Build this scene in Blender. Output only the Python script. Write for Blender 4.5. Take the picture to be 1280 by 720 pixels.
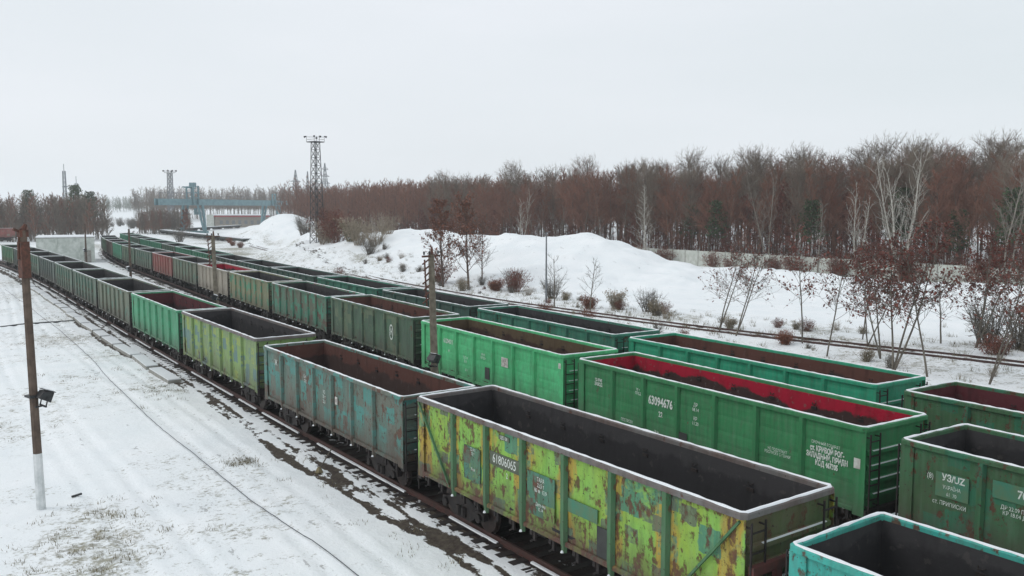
import bpy, math, random
import numpy as np
from math import sin, cos, pi, radians
from mathutils import Matrix, Vector

for o in list(bpy.data.objects):
    bpy.data.objects.remove(o)
SC = bpy.context.scene
COL = SC.collection
RND = random.Random(7)

# ------------------------------------------------------------------ camera
cam_d = bpy.data.cameras.new('camera')
cam = bpy.data.objects.new('camera', cam_d)
COL.objects.link(cam)
cam_d.sensor_width = 36
cam_d.lens = 36 * 1083.5 / 1280
cam_d.clip_start = 0.3
cam_d.clip_end = 9000
cam.location = (0, 0, 9.458)
cam.rotation_euler = (pi / 2 - 0.09204, 0, -0.58557)
SC.camera = cam

# ------------------------------------------------------------------ sky and light
SUN_EL, SUN_AZ = radians(38), radians(-62)     # azimuth from +Y towards +X
w = bpy.data.worlds.new('World'); SC.world = w; w.use_nodes = True
nt = w.node_tree; nt.nodes.clear()
def N(nt, t, **k):
    n = nt.nodes.new(t)
    for a, b in k.items(): setattr(n, a, b)
    return n
out = N(nt, 'ShaderNodeOutputWorld'); bg = N(nt, 'ShaderNodeBackground')
sky = N(nt, 'ShaderNodeTexSky', sky_type='NISHITA', sun_disc=False)
sky.sun_elevation = SUN_EL; sky.sun_rotation = SUN_AZ
sky.air_density = 1; sky.dust_density = 3
geo = N(nt, 'ShaderNodeTexCoord')
mp = N(nt, 'ShaderNodeMapping'); mp.inputs['Scale'].default_value = (1.1, 1.1, 5)
ns = N(nt, 'ShaderNodeTexNoise'); ns.inputs['Scale'].default_value = 1.3; ns.inputs['Detail'].default_value = 4
cr = N(nt, 'ShaderNodeValToRGB')
cr.color_ramp.elements[0].position = 0.3; cr.color_ramp.elements[0].color = (7.25, 7.8, 8.15, 1)
cr.color_ramp.elements[1].position = 0.72; cr.color_ramp.elements[1].color = (8.1, 8.45, 8.9, 1)
mx = N(nt, 'ShaderNodeMix', data_type='RGBA'); mx.inputs[0].default_value = 0.93
nt.links.new(geo.outputs['Generated'], mp.inputs[0]); nt.links.new(mp.outputs[0], ns.inputs[0])
nt.links.new(ns.outputs[0], cr.inputs[0]); nt.links.new(sky.outputs[0], mx.inputs[6])
nt.links.new(cr.outputs[0], mx.inputs[7]); nt.links.new(mx.outputs[2], bg.inputs[0])
bg.inputs[1].default_value = 0.098
nt.links.new(bg.outputs[0], out.inputs[0])
sd = bpy.data.lights.new('sun', 'SUN'); sd.energy = 0.6; sd.angle = radians(25); sd.color = (1, 0.97, 0.93)
so = bpy.data.objects.new('sun', sd); COL.objects.link(so)
so.rotation_euler = (pi / 2 - SUN_EL, 0, pi - SUN_AZ)
SC.view_settings.view_transform = 'Standard'; SC.view_settings.look = 'None'
SC.view_settings.exposure = 0.15; SC.view_settings.gamma = 1
SC.cycles.use_denoising = True
SC.cycles.max_bounces = 6; SC.cycles.diffuse_bounces = 3; SC.cycles.glossy_bounces = 2
SC.cycles.transparent_max_bounces = 8; SC.cycles.volume_bounces = 3

# ------------------------------------------------------------------ helpers
class MB:
    def __init__(s): s.v = []; s.f = []; s.m = []; s.n = 0
    def add(s, v, f, m=0):
        b = s.n; s.v.extend(v); s.n += len(v)
        s.f.extend([tuple(i + b for i in q) for q in f]); s.m.extend([m] * len(f))
    def box(s, x0, x1, y0, y1, z0, z1, m=0, T=None):
        v = [(x, y, z) for z in (z0, z1) for y in (y0, y1) for x in (x0, x1)]
        if T is not None: v = [tuple(T @ Vector(p)) for p in v]
        s.add(v, [(0, 2, 3, 1), (4, 5, 7, 6), (0, 1, 5, 4), (2, 6, 7, 3), (0, 4, 6, 2), (1, 3, 7, 5)], m)
    def bar(s, a, b, w, h=None, m=0):
        h = h or w; a = Vector(a); b = Vector(b); d = (b - a)
        if d.length < 1e-6: return
        q = d.to_track_quat('Y', 'Z').to_matrix().to_4x4(); q.translation = a
        s.box(-w / 2, w / 2, 0, d.length, -h / 2, h / 2, m, q)
    def tube(s, pts, rad, n=8, m=0, cap=True):
        pts = [Vector(p) for p in pts]
        if not hasattr(rad, '__len__'): rad = [rad] * len(pts)
        v = []; f = []
        for i, p in enumerate(pts):
            t = (pts[min(i + 1, len(pts) - 1)] - pts[max(i - 1, 0)]).normalized()
            a = t.cross(Vector((0, 0, 1)) if abs(t.z) < 0.9 else Vector((1, 0, 0))).normalized(); c = t.cross(a)
            for k in range(n):
                q = 2 * pi * k / n
                v.append(tuple(p + (a * cos(q) + c * sin(q)) * rad[i]))
        for i in range(len(pts) - 1):
            for k in range(n):
                k2 = (k + 1) % n
                f.append((i * n + k, i * n + k2, (i + 1) * n + k2, (i + 1) * n + k))
        if cap:
            f.append(tuple(range(n - 1, -1, -1))); f.append(tuple((len(pts) - 1) * n + k for k in range(n)))
        s.add(v, f, m)
    def prism(s, poly, a, b, axis='y', m=0):
        # poly in the two other axes, extruded from a to b along the axis
        mk = {'y': lambda p, t: (p[0], t, p[1]), 'x': lambda p, t: (t, p[0], p[1]), 'z': lambda p, t: (p[0], p[1], t)}[axis]
        n = len(poly); v = [mk(p, a) for p in poly] + [mk(p, b) for p in poly]
        f = [(i, (i + 1) % n, n + (i + 1) % n, n + i) for i in range(n)] + [tuple(range(n - 1, -1, -1)), tuple(range(n, 2 * n))]
        s.add(v, f, m)
    def mesh(s, name, mats, smooth=False):
        me = bpy.data.meshes.new(name); me.from_pydata(s.v, [], s.f)
        for mt in mats: me.materials.append(mt)
        if len(mats) > 1: me.polygons.foreach_set('material_index', s.m)
        if smooth: me.polygons.foreach_set('use_smooth', [True] * len(me.polygons))
        me.update(); return me
    def build(s, name, mats, parent=None, loc=(0, 0, 0), smooth=False):
        if not isinstance(mats, (list, tuple)): mats = [mats]
        return link(name, s.mesh(name, mats, smooth), parent, loc)

def link(name, data, parent=None, loc=(0, 0, 0)):
    o = bpy.data.objects.new(name, data); COL.objects.link(o); o.location = loc
    if parent is not None: o.parent = parent
    return o
def tag(o, label=None, cat=None, group=None, kind=None):
    if label: o['label'] = label
    if cat: o['category'] = cat
    if group: o['group'] = group
    if kind: o['kind'] = kind
    return o
def thing(name, label, cat, loc=(0, 0, 0), rz=0, group=None):
    o = link(name, None, None, loc); o.rotation_euler = (0, 0, rz); return tag(o, label, cat, group)
KIDS = {}
def kids(o): return [c for c in o.children]
def copy_tree(o, parent=None, mats=None):
    c = o.copy(); COL.objects.link(c)
    if parent is not None: c.parent = parent
    if mats and c.type == 'MESH':
        for sl in c.material_slots:
            k = sl.material.name
            if k in mats:
                mt = mats[k]; sl.link = 'OBJECT'; sl.material = mt
    for ch in kids(o): copy_tree(ch, c, mats)
    return c
def np_mesh(name, V, F, mats, MI=None, smooth=False):
    V = np.asarray(V, dtype=np.float32); F = np.asarray(F, dtype=np.int32)
    me = bpy.data.meshes.new(name); n = len(F); k = F.shape[1]
    me.vertices.add(len(V)); me.vertices.foreach_set('co', V.ravel())
    me.loops.add(n * k); me.loops.foreach_set('vertex_index', F.ravel())
    me.polygons.add(n); me.polygons.foreach_set('loop_start', np.arange(0, n * k, k, dtype=np.int32))
    for mt in mats: me.materials.append(mt)
    if MI is not None: me.polygons.foreach_set('material_index', np.asarray(MI, dtype=np.int32))
    if smooth: me.polygons.foreach_set('use_smooth', np.ones(n, dtype=bool))
    me.update(calc_edges=True); return me

# ---- vectorised value noise
_tab = np.random.RandomState(3).rand(256, 256)
def vnoise(x, y, s=1.0, o=0):
    x = np.asarray(x) / s + 17.3 * o + 1000; y = np.asarray(y) / s + 9.1 * o + 1000
    xi = np.floor(x).astype(int); yi = np.floor(y).astype(int); fx = x - xi; fy = y - yi
    fx = fx * fx * (3 - 2 * fx); fy = fy * fy * (3 - 2 * fy)
    t = lambda a, b: _tab[a % 256, b % 256]
    return (t(xi, yi) * (1 - fx) + t(xi + 1, yi) * fx) * (1 - fy) + (t(xi, yi + 1) * (1 - fx) + t(xi + 1, yi + 1) * fx) * fy
def fbm(x, y, s, o=0): return (vnoise(x, y, s, o) + .5 * vnoise(x, y, s / 2, o + 1) + .25 * vnoise(x, y, s / 4, o + 2)) / 1.75

# ------------------------------------------------------------------ materials
def new_mat(name):
    m = bpy.data.materials.new(name); m.use_nodes = True; nt = m.node_tree
    return m, nt, nt.nodes['Principled BSDF']
def rgb(r, g, b):   # sRGB 0-255 -> linear
    f = lambda c: ((c / 255 + .055) / 1.055) ** 2.4 if c > 10 else c / 255 / 12.92
    return (f(r), f(g), f(b), 1)
class G:
    """small node-graph writer"""
    def __init__(s, nt, coord='Object', rnd=True, seed=0):
        s.nt = nt; tc = N(nt, 'ShaderNodeTexCoord'); s.co = tc.outputs[coord]
        s.sep = None
        add = N(nt, 'ShaderNodeVectorMath', operation='ADD'); nt.links.new(s.co, add.inputs[0])
        add.inputs[1].default_value = (seed * 3.1, seed * 7.7, seed * 1.3)
        s.v = add.outputs[0]
        if rnd:
            oi = N(nt, 'ShaderNodeObjectInfo'); ml = N(nt, 'ShaderNodeMath', operation='MULTIPLY'); ml.inputs[1].default_value = 53
            nt.links.new(oi.outputs['Random'], ml.inputs[0])
            a2 = N(nt, 'ShaderNodeVectorMath', operation='ADD'); nt.links.new(s.v, a2.inputs[0]); nt.links.new(ml.outputs[0], a2.inputs[1]); s.v = a2.outputs[0]
    def L(s, a, b): s.nt.links.new(a, b)
    def xyz(s):
        if s.sep is None:
            s.sep = N(s.nt, 'ShaderNodeSeparateXYZ'); s.L(s.co, s.sep.inputs[0])
        return s.sep.outputs
    def noise(s, scale, detail=4, stretch=(1, 1, 1), rough=.55):
        m = N(s.nt, 'ShaderNodeMapping'); m.inputs['Scale'].default_value = stretch; s.L(s.v, m.inputs[0])
        n = N(s.nt, 'ShaderNodeTexNoise'); n.inputs['Scale'].default_value = scale; n.inputs['Detail'].default_value = detail
        n.inputs['Roughness'].default_value = rough; s.L(m.outputs[0], n.inputs[0]); return n.outputs[0]
    def cells(s, scale, stretch=(1, 1, 1), metric='CHEBYCHEV'):
        m = N(s.nt, 'ShaderNodeMapping'); m.inputs['Scale'].default_value = stretch; s.L(s.v, m.inputs[0])
        n = N(s.nt, 'ShaderNodeTexVoronoi'); n.distance = metric; n.inputs['Scale'].default_value = scale
        s.L(m.outputs[0], n.inputs[0]); sp = N(s.nt, 'ShaderNodeSeparateColor'); s.L(n.outputs['Color'], sp.inputs[0]); return sp.outputs[0]
    def blocks(s, sy, sz, seed):
        # one random value for each rectangle of a sheet, edges slightly ragged like old repaint
        X, Y, Z = s.xyz(); j = s.math('MULTIPLY', s.math('SUBTRACT', s.noise(4, 3), .5), .16)
        a = s.math('FLOOR', s.math('DIVIDE', s.math('ADD', Y, j), sy)); b = s.math('FLOOR', s.math('DIVIDE', s.math('ADD', s.math('ADD', Z, j), s.math('MULTIPLY', a, .237)), sz))
        cb = N(s.nt, 'ShaderNodeCombineXYZ'); s.put(a, cb.inputs[0]); s.put(b, cb.inputs[1]); cb.inputs[2].default_value = seed
        wn = N(s.nt, 'ShaderNodeTexWhiteNoise'); wn.noise_dimensions = '3D'; s.L(cb.outputs[0], wn.inputs[0]); return wn.outputs[0]
    def step(s, x, a, b, lo=0, hi=1):
        n = N(s.nt, 'ShaderNodeMapRange'); n.inputs[1].default_value = a; n.inputs[2].default_value = b
        n.inputs[3].default_value = lo; n.inputs[4].default_value = hi; s.put(x, n.inputs[0]); return n.outputs[0]
    def put(s, x, sock):
        if hasattr(x, 'is_linked'): s.L(x, sock)
        else: sock.default_value = x
    def math(s, op, a, b=0, c=0):
        n = N(s.nt, 'ShaderNodeMath', operation=op); s.put(a, n.inputs[0]); s.put(b, n.inputs[1]); s.put(c, n.inputs[2]); return n.outputs[0]
    def mix(s, f, a, b):
        n = N(s.nt, 'ShaderNodeMix', data_type='RGBA'); s.put(f, n.inputs[0]); s.put(a, n.inputs[6]); s.put(b, n.inputs[7]); return n.outputs[2]
    def bump(s, h, st, dist, bsdf):
        b = N(s.nt, 'ShaderNodeBump'); b.inputs['Strength'].default_value = st; b.inputs['Distance'].default_value = dist
        s.L(h, b.inputs['Height']); s.L(b.outputs[0], bsdf.inputs['Normal'])

def plain(name, c, c2=None, scale=3, rough=.8, bump=0, metal=0, coord='Object'):
    m, nt, b = new_mat(name); g = G(nt, coord)
    c2 = c2 or tuple(x * .6 for x in c[:3]) + (1,)
    n = g.noise(scale, 5)
    g.L(g.mix(g.step(n, .35, .65), c, c2), b.inputs['Base Color'])
    b.inputs['Roughness'].default_value = rough; b.inputs['Metallic'].default_value = metal
    if bump: g.bump(n, bump, .03, b)
    return m

RUST = (.17, .06, .03, 1); GRIME = (.06, .048, .038, 1)
def paint(name, base, alt, patch=None, patch2=None, edge=None, rust=.3, grime=.5, seed=0, cut=.72, fade=.35, grime_c=GRIME):
    m, nt, b = new_mat(name); g = G(nt, rnd=False, seed=seed); X, Y, Z = g.xyz()
    c = g.mix(g.step(g.noise(.9, 5, (1, 1, .6)), .4, .62), base, alt)
    if edge:
        d = g.math('PINGPONG', g.math('ADD', Y, 100 * 1.73 + .865), .865)      # distance from the nearest post
        d = g.math('ADD', d, g.math('MULTIPLY', g.math('SUBTRACT', g.noise(2.6, 4, (1, 1, .45)), .5), 1.1))
        c = g.mix(g.step(d, .22, .38, 1, 0), c, edge)
    if patch:
        c = g.mix(g.math('MULTIPLY', g.blocks(.865, .62, seed), .85, 0) if cut < 0 else g.step(g.math('ADD', g.blocks(.58, .55, seed), g.math('MULTIPLY', g.math('SUBTRACT', g.noise(6, 6), .5), .35)), cut, cut + .09, 0, .9), c, patch)
    if patch2:
        c = g.mix(g.step(g.math('ADD', g.blocks(.43, .36, seed + 5), g.math('MULTIPLY', g.math('SUBTRACT', g.noise(7, 6), .5), .4)), .84, .92, 0, .85), c, patch2)
    # sun-bleached and rain-streaked paint
    st = g.noise(3.2, 5, (1, 2.2, .16))
    c = g.mix(g.math('MULTIPLY', g.step(st, .5, .75), fade), c, tuple(min(1, x * .8 + .09) for x in base[:3]) + (1,))
    c = g.mix(g.math('MULTIPLY', g.step(st, .47, .3), fade), c, tuple(x * .35 for x in base[:3]) + (1,))
    # coal dust settled on the sheets
    c = g.mix(g.step(g.noise(6.5, 8, (1, 1, .5), .7), .46, .72, 0, .38), c, (.10, .092, .078, 1))
    # rust blisters and scratches
    r1 = g.math('ADD', g.noise(4.4, 9, (1, 1, .7), .66), g.math('MULTIPLY', g.noise(.8, 3), .35))
    if rust > .2:
        dp = g.math('PINGPONG', g.math('ADD', Y, 100 * 1.73 + .865), .865)
        r1 = g.math('ADD', r1, g.math('ADD', g.step(dp, 0, .3, .055, -.01), g.step(Z, 1.1, 1.9, .05, -.008)))
        r1 = g.math('ADD', r1, g.math('MULTIPLY', g.step(g.noise(5, 4, (1, 1.6, .12)), .5, .7), .05))
    f1 = g.step(r1, .86 - .155 * rust, .93 - .155 * rust, 0, .9)
    c = g.mix(f1, c, g.mix(g.noise(9, 4), RUST, (.045, .025, .02, 1)))
    r2 = g.noise(11, 4, (1, .8, 1), .6)
    f2 = g.math('MULTIPLY', g.step(r2, .69 - .06 * rust, .74 - .06 * rust), min(1, rust * 1.6))
    c = g.mix(f2, c, (.05, .03, .025, 1))
    # road and ballast grime thrown up on the lower sheets
    h = g.math('ADD', Z, g.math('MULTIPLY', g.math('SUBTRACT', g.noise(2.2, 6, (1, 1, .4)), .5), 1.7))
    c = g.mix(g.math('MULTIPLY', g.step(h, 1.0, 2.1, 1, 0), grime), c, grime_c)
    g.L(c, b.inputs['Base Color'])
    b.inputs['Roughness'].default_value = .62
    b.inputs['Specular IOR Level'].default_value = .35
    g.bump(g.math('SUBTRACT', g.noise(1.6, 5), g.math('MULTIPLY', f1, .25)), .7, .06, b)
    return m

def inner(name, top, low, z=2.9, amp=1.1, spots=.2, seed=0):
    m, nt, b = new_mat(name); g = G(nt, rnd=False, seed=seed); X, Y, Z = g.xyz()
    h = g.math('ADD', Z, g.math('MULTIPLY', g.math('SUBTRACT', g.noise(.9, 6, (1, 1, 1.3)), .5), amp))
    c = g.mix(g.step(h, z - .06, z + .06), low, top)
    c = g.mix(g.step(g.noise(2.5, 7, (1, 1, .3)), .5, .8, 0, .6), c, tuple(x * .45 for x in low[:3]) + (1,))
    c = g.mix(g.math('MULTIPLY', g.step(g.noise(4, 7), .6, .66), spots), c, (.14, .12, .11, 1))
    g.L(c, b.inputs['Base Color']); b.inputs['Roughness'].default_value = .85
    b.inputs['Specular IOR Level'].default_value = .2
    g.bump(g.noise(3, 5), .5, .04, b)
    return m

def snow_mat(name='snow', c=(.82, .845, .87, 1), rough=.7):
    m, nt, b = new_mat(name); g = G(nt)
    g.L(g.mix(g.noise(6, 5), c, tuple(x * .9 for x in c[:3]) + (1,)), b.inputs['Base Color'])
    b.inputs['Roughness'].default_value = rough; g.bump(g.noise(9, 6), .5, .03, b)
    b.inputs['Subsurface Weight'].default_value = 0
    return m
SNOW = snow_mat()
METAL = plain('undergear_iron', (.024, .017, .015, 1), (.011, .009, .009, 1), 5, .75, .3)
REDIRON = plain('primer_red_iron', (.13, .035, .03, 1), (.06, .03, .025, 1), 4, .7, .3)
WHEEL = plain('wheel_steel', (.06, .042, .036, 1), (.03, .022, .02, 1), 6, .5, .1, .4)
RAILM = plain('rail_steel', (.11, .05, .042, 1), (.07, .045, .04, 1), 4, .5, .1, .3)
SLEEPER = plain('tarred_sleeper', (.035, .027, .024, 1), (.02, .016, .015, 1), 6, .9, .4)
CONC = plain('concrete', (.36, .355, .33, 1), (.24, .235, .21, 1), 2.2, .9, .3)
CONCW = plain('pale_concrete', (.56, .58, .54, 1), (.42, .44, .39, 1), 1.4, .9, .3)
WHITEW = plain('whitewash', (.72, .74, .74, 1), (.55, .58, .58, 1), 5, .9, .2)
POLEM = plain('weathered_post', (.13, .093, .07, 1), (.075, .052, .04, 1), 4, .85, .4)
POLEG = plain('mossy_concrete_post', (.23, .2, .155, 1), (.12, .1, .075, 1), 4, .85, .4)
RUSTM = plain('rusted_steel', (.14, .055, .035, 1), (.06, .03, .022, 1), 8, .8, .4)
DARKM = plain('dark_steel', (.03, .033, .036, 1), (.02, .02, .022, 1), 5, .5, .2)
GREYM = plain('grey_steel', (.2, .21, .22, 1), (.12, .13, .14, 1), 5, .6, .2)
BLUEM = plain('crane_blue_paint', (.19, .31, .34, 1), (.13, .22, .245, 1), 1.0, .6, .1)
GLASSM = plain('lamp_glass', (.6, .65, .68, 1), (.45, .5, .52, 1), 3, .15)
BRICK = plain('grey_brick', (.3, .27, .23, 1), (.22, .2, .17, 1), 3, .9, .2)
REDP = plain('red_fascia', (.33, .07, .07, 1), (.24, .06, .06, 1), 3, .8)
BARK = plain('brown_bark', (.125, .078, .058, 1), (.07, .046, .037, 1), 1.5, .9, .2)
BARKG = plain('grey_bark', (.17, .15, .12, 1), (.09, .075, .062, 1), 1.5, .9, .2)
TWIG = plain('red_brown_twigs', (.25, .112, .07, 1), (.17, .085, .058, 1), .25, .9)
TWIGR = plain('rusty_red_twigs', (.28, .125, .082, 1), (.19, .09, .062, 1), .25, .9)
TWIGG = plain('grey_brown_twigs', (.23, .185, .14, 1), (.15, .115, .09, 1), .25, .9)
BIRCH = plain('birch_bark', (.5, .48, .43, 1), (.3, .28, .24, 1), 3, .9)
NEEDLE = plain('pine_needles', (.075, .105, .045, 1), (.045, .07, .03, 1), 2, .9)
LEAF = plain('dead_oak_leaves', (.19, .05, .033, 1), (.085, .03, .023, 1), 3, .8)
LEAFO = plain('orange_dead_leaves', (.26, .10, .055, 1), (.16, .065, .042, 1), 3, .8)
GRASS = plain('dry_grass', (.23, .19, .11, 1), (.12, .105, .06, 1), 6, .9)
STRAW = plain('bleached_stems', (.36, .31, .24, 1), (.22, .17, .12, 1), 4, .9)

def letter_mat():
    m, nt, b = new_mat('worn_white_lettering'); g = G(nt)
    b.inputs['Base Color'].default_value = (.72, .76, .72, 1); b.inputs['Roughness'].default_value = .7
    b.inputs['Base Color'].default_value = (.68, .72, .68, 1)
    tr = N(nt, 'ShaderNodeBsdfTransparent'); ms = N(nt, 'ShaderNodeMixShader')
    g.L(g.step(g.noise(14, 4), .52, .70, .0, .7), ms.inputs[0]); g.L(b.outputs[0], ms.inputs[1]); g.L(tr.outputs[0], ms.inputs[2])
    g.L(ms.outputs[0], nt.nodes['Material Output'].inputs[0]); return m
LETTER = letter_mat()

# ------------------------------------------------------------------ track geometry
def catmull(P, step=1.0):
    P = [np.array(p, float) for p in P]; P = [2 * P[0] - P[1]] + P + [2 * P[-1] - P[-2]]; o = []
    for i in range(1, len(P) - 2):
        a, b, c, d = P[i - 1:i + 3]; n = max(2, int(np.linalg.norm((c - b)[:2]) / step))
        for t in np.linspace(0, 1, n, endpoint=False):
            o.append(.5 * (2 * b + (c - a) * t + (2 * a - 5 * b + 4 * c - d) * t * t + (-a + 3 * b - 3 * c + d) * t ** 3))
    o.append(P[-2]); return np.array(o)
CURVES = {
    'A': catmull([(15.3, -25), (14.25, 8), (13.75, 24), (13.25, 40), (12.75, 64), (12.35, 90), (11.9, 120), (10.6, 155), (8.0, 185), (2, 225), (-8, 265)]),
    'B': catmull([(21.4, -25), (22.05, 8), (22.3, 24), (22.7, 42), (23.6, 66), (24.5, 90), (25.4, 118), (26.3, 150), (28.3, 180), (31.5, 208), (38, 245), (50, 300), (70, 400)]),
    'C': catmull([(27.0, -25), (27.6, 8), (27.9, 26), (28.25, 46), (28.8, 70), (29.6, 92), (31.0, 118), (33.2, 155), (36, 200), (40, 240), (50, 290), (72, 400)]),
    'D': catmull([(57.5, 8), (55.2, 26), (52.6, 38), (50.3, 50), (48.7, 64), (47.9, 80), (49.6, 112), (55.5, 150), (62, 190), (70, 246), (80, 330), (98, 450)]),
}
def along(name, s0, origin_y=0):
    """point and heading at arc length s0 measured from the place where the track passes y = origin_y"""
    C = CURVES[name]; seg = np.hypot(*np.diff(C, axis=0).T); S = np.concatenate([[0], np.cumsum(seg)])
    s = np.interp(origin_y, C[:, 1], S) + s0
    x = np.interp(s, S, C[:, 0]); y = np.interp(s, S, C[:, 1])
    x2 = np.interp(s + 4, S, C[:, 0]); y2 = np.interp(s + 4, S, C[:, 1]); x1 = np.interp(s - 4, S, C[:, 0]); y1 = np.interp(s - 4, S, C[:, 1])
    return x, y, math.atan2(x2 - x1, y2 - y1)
def tdist(X, Y, name):
    C = CURVES[name]; cx = np.interp(Y, C[:, 1], C[:, 0]); sl = np.interp(Y, C[:, 1], np.gradient(C[:, 0], C[:, 1]))
    return (X - cx) / np.sqrt(1 + sl * sl)

# ------------------------------------------------------------------ ground
RC = {}
def ridge(X, Y, pts, wl, wr):
    P = RC.setdefault(str(pts), catmull(pts, 3.0)) if str(pts) not in RC else RC[str(pts)]; best = np.zeros_like(X)
    for x, y, h in P:
        dx = X - x; wd = np.where(dx < 0, wl, wr); r = np.sqrt((dx / wd) ** 2 + ((Y - y) / ((wl + wr) / 2)) ** 2)
        best = np.maximum(best, h * .5 * (1 + np.cos(np.pi * np.clip(r, 0, 1))))
    return best
def ground_z(X, Y):
    X = np.asarray(X, float); Y = np.asarray(Y, float)
    z = -.38 + .16 * fbm(X, Y, 9, 1) + .05 * fbm(X, Y, 1.6, 4) + .03 * vnoise(X, Y, .5, 7)
    for k, top in (('A', -.2), ('B', -.2), ('C', -.2), ('D', -.16)):
        d = np.abs(tdist(X, Y, k)); t = np.clip((2.5 - d) / 1.1, 0, 1); t = t * t * (3 - 2 * t)
        z = z * (1 - t) + (top + .035 * vnoise(X, Y, .35, 5)) * t
    for a, ph in ((9.0, 0), (7.5, 0), (5.4, 1.5), (3.9, 1.5)):
        dx = X - (a + .9 * np.sin(Y / 19 + ph)); z = z - .07 * np.exp(-(dx / .2) ** 2) * np.clip(fbm(X, Y, 6, 51) * 2 - .5, 0, 1) * (Y < 140) + .035 * np.exp(-((np.abs(dx) - .34) / .12) ** 2) * (Y < 140)
    m1 = ridge(X, Y, [(66, 156, 4.6), (69, 140, 5.7), (71, 126, 5.9), (73, 112, 5.7), (75, 97, 5.75), (77, 90, 4.6), (82, 83, 2.4), (87, 76, 1.9), (90, 66, 1.2), (93, 50, 1.3), (95, 36, .8)], 25, 17)
    m2 = ridge(X, Y, [(82, 226, 5.5), (84, 240, 8.0), (88, 262, 5.4), (98, 290, 4.6), (100, 315, 3.4)], 20, 18)
    m3 = ridge(X, Y, [(70, 178, 4.6), (74, 196, 4.0), (78, 212, 4.6)], 12, 14)
    m = np.maximum(np.maximum(m1, m2), m3)
    z = z + m * (.82 + .3 * fbm(X, Y, 11, 11)) + np.clip(m, 0, 1) * (.9 * (fbm(X, Y, 5.5, 12) - .5) + .5 * (.5 - np.abs(fbm(X, Y, 7, 15) - .5) * 3) - .15)
    z = z + np.clip(m, 0, 1) * (.5 * (vnoise(X, Y, 2.6, 16) - .5) + .28 * (vnoise(X, Y, 1.1, 17) - .5))
    z = z + np.clip(X - 118, 0, 90) * .05
    z = z + np.clip((Y - 520) / 400, 0, 1) * 3 * (1 + fbm(X, Y, 90, 14))
    return z
def gz(x, y): return float(ground_z(np.array([x]), np.array([y]))[0])

def lines(*segs):
    o = [segs[0][0]]
    for a, b, n in segs: o += list(np.linspace(a, b, n + 1)[1:])
    return np.array(o)
xs = lines((-1200, -300, 8), (-300, -40, 20), (-40, -4, 30), (-4, 30, 190), (30, 62, 110), (62, 112, 90), (112, 200, 40), (200, 600, 30), (600, 3000, 16))
ys = lines((-600, -20, 15), (-20, 14, 60), (14, 60, 230), (60, 110, 150), (110, 190, 120), (190, 420, 110), (420, 1000, 40), (1000, 3200, 14))
XX, YY = np.meshgrid(xs, ys); ZZ = ground_z(XX, YY)
nx, ny = len(xs), len(ys)
V = np.stack([XX.ravel(), YY.ravel(), ZZ.ravel()], 1)
ii = (np.arange(ny - 1)[:, None] * nx + np.arange(nx - 1)[None, :]).ravel()
F = np.stack([ii, ii + 1, ii + nx + 1, ii + nx], 1)
def ground_mat():
    m, nt, b = new_mat('snowy_ground'); g = G(nt, rnd=False)
    ab = N(nt, 'ShaderNodeAttribute', attribute_name='ballast').outputs['Fac']
    ag = N(nt, 'ShaderNodeAttribute', attribute_name='grass').outputs['Fac']
    n1 = g.noise(1.1, 8, (1.3, .28, 1), .62); n2 = g.noise(3.3, 7, (1, .5, 1), .65)
    nn = g.math('ADD', g.math('MULTIPLY', n1, .55), g.math('MULTIPLY', n2, .45))
    f = g.step(g.math('ADD', ab, g.step(nn, .38, .62, -.5, .5)), .46, .56)
    dirt = g.mix(g.step(g.noise(7, 6), .35, .65), (.047, .034, .029, 1), (.095, .08, .06, 1))
    oil_shade = g.mix(g.step(g.noise(6, 6), .4, .65), (.028, .015, .014, 1), (.013, .009, .009, 1))  # oily ballast, its colour darkened further to deepen the shade beneath the wagons
    dirt = g.mix(g.step(ab, .78, .92), dirt, oil_shade)
    snow = g.mix(g.step(g.noise(.35, 5), .35, .65), (.89, .91, .92, 1), (.83, .865, .88, 1))
    # thin snow: the old grass shows through in specks
    n3 = g.noise(1.6, 10, (1, 1, 1), .74); n4 = g.noise(7, 6, (1, 1, 1), .7)
    ng = g.math('ADD', g.math('MULTIPLY', n3, .5), g.math('MULTIPLY', n4, .5))
    fg = g.step(g.math('ADD', ag, g.step(ng, .36, .66, -.5, .5)), .36, .72, 0, .85)
    gc = g.mix(g.step(g.noise(3, 5), .4, .6), (.27, .25, .17, 1), (.16, .145, .095, 1))
    snow = g.mix(fg, snow, gc)
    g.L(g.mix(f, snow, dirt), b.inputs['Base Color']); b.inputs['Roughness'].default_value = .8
    b.inputs['Specular IOR Level'].default_value = .25
    hb = g.math('ADD', g.math('MULTIPLY', g.noise(2.2, 8), 1.0), g.math('MULTIPLY', n4, .5))
    hb = g.math('SUBTRACT', hb, g.math('MULTIPLY', f, .35))
    g.bump(hb, .45, .12, b)
    return m
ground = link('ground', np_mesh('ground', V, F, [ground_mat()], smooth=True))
tag(ground, kind='structure')
dA, dB, dC, dD = (tdist(XX, YY, k) for k in 'ABCD')
bal = np.full(XX.shape, .0)
def band(d, a, b, val, soft=.25):
    t = np.clip((d - a) / soft + .5, 0, 1) * np.clip((b - d) / soft + .5, 0, 1)
    return t * val
strip_end = 1 + .5 * (fbm(YY, XX * 0, 12, 21) - .5)
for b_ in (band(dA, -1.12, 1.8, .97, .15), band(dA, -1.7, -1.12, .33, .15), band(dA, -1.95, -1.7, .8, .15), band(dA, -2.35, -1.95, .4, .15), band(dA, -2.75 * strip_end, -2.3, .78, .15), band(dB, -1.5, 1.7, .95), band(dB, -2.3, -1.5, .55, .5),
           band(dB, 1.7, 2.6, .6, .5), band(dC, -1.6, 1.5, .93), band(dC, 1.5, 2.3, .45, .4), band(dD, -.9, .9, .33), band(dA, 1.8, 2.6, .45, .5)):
    bal = np.maximum(bal, b_)
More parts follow.
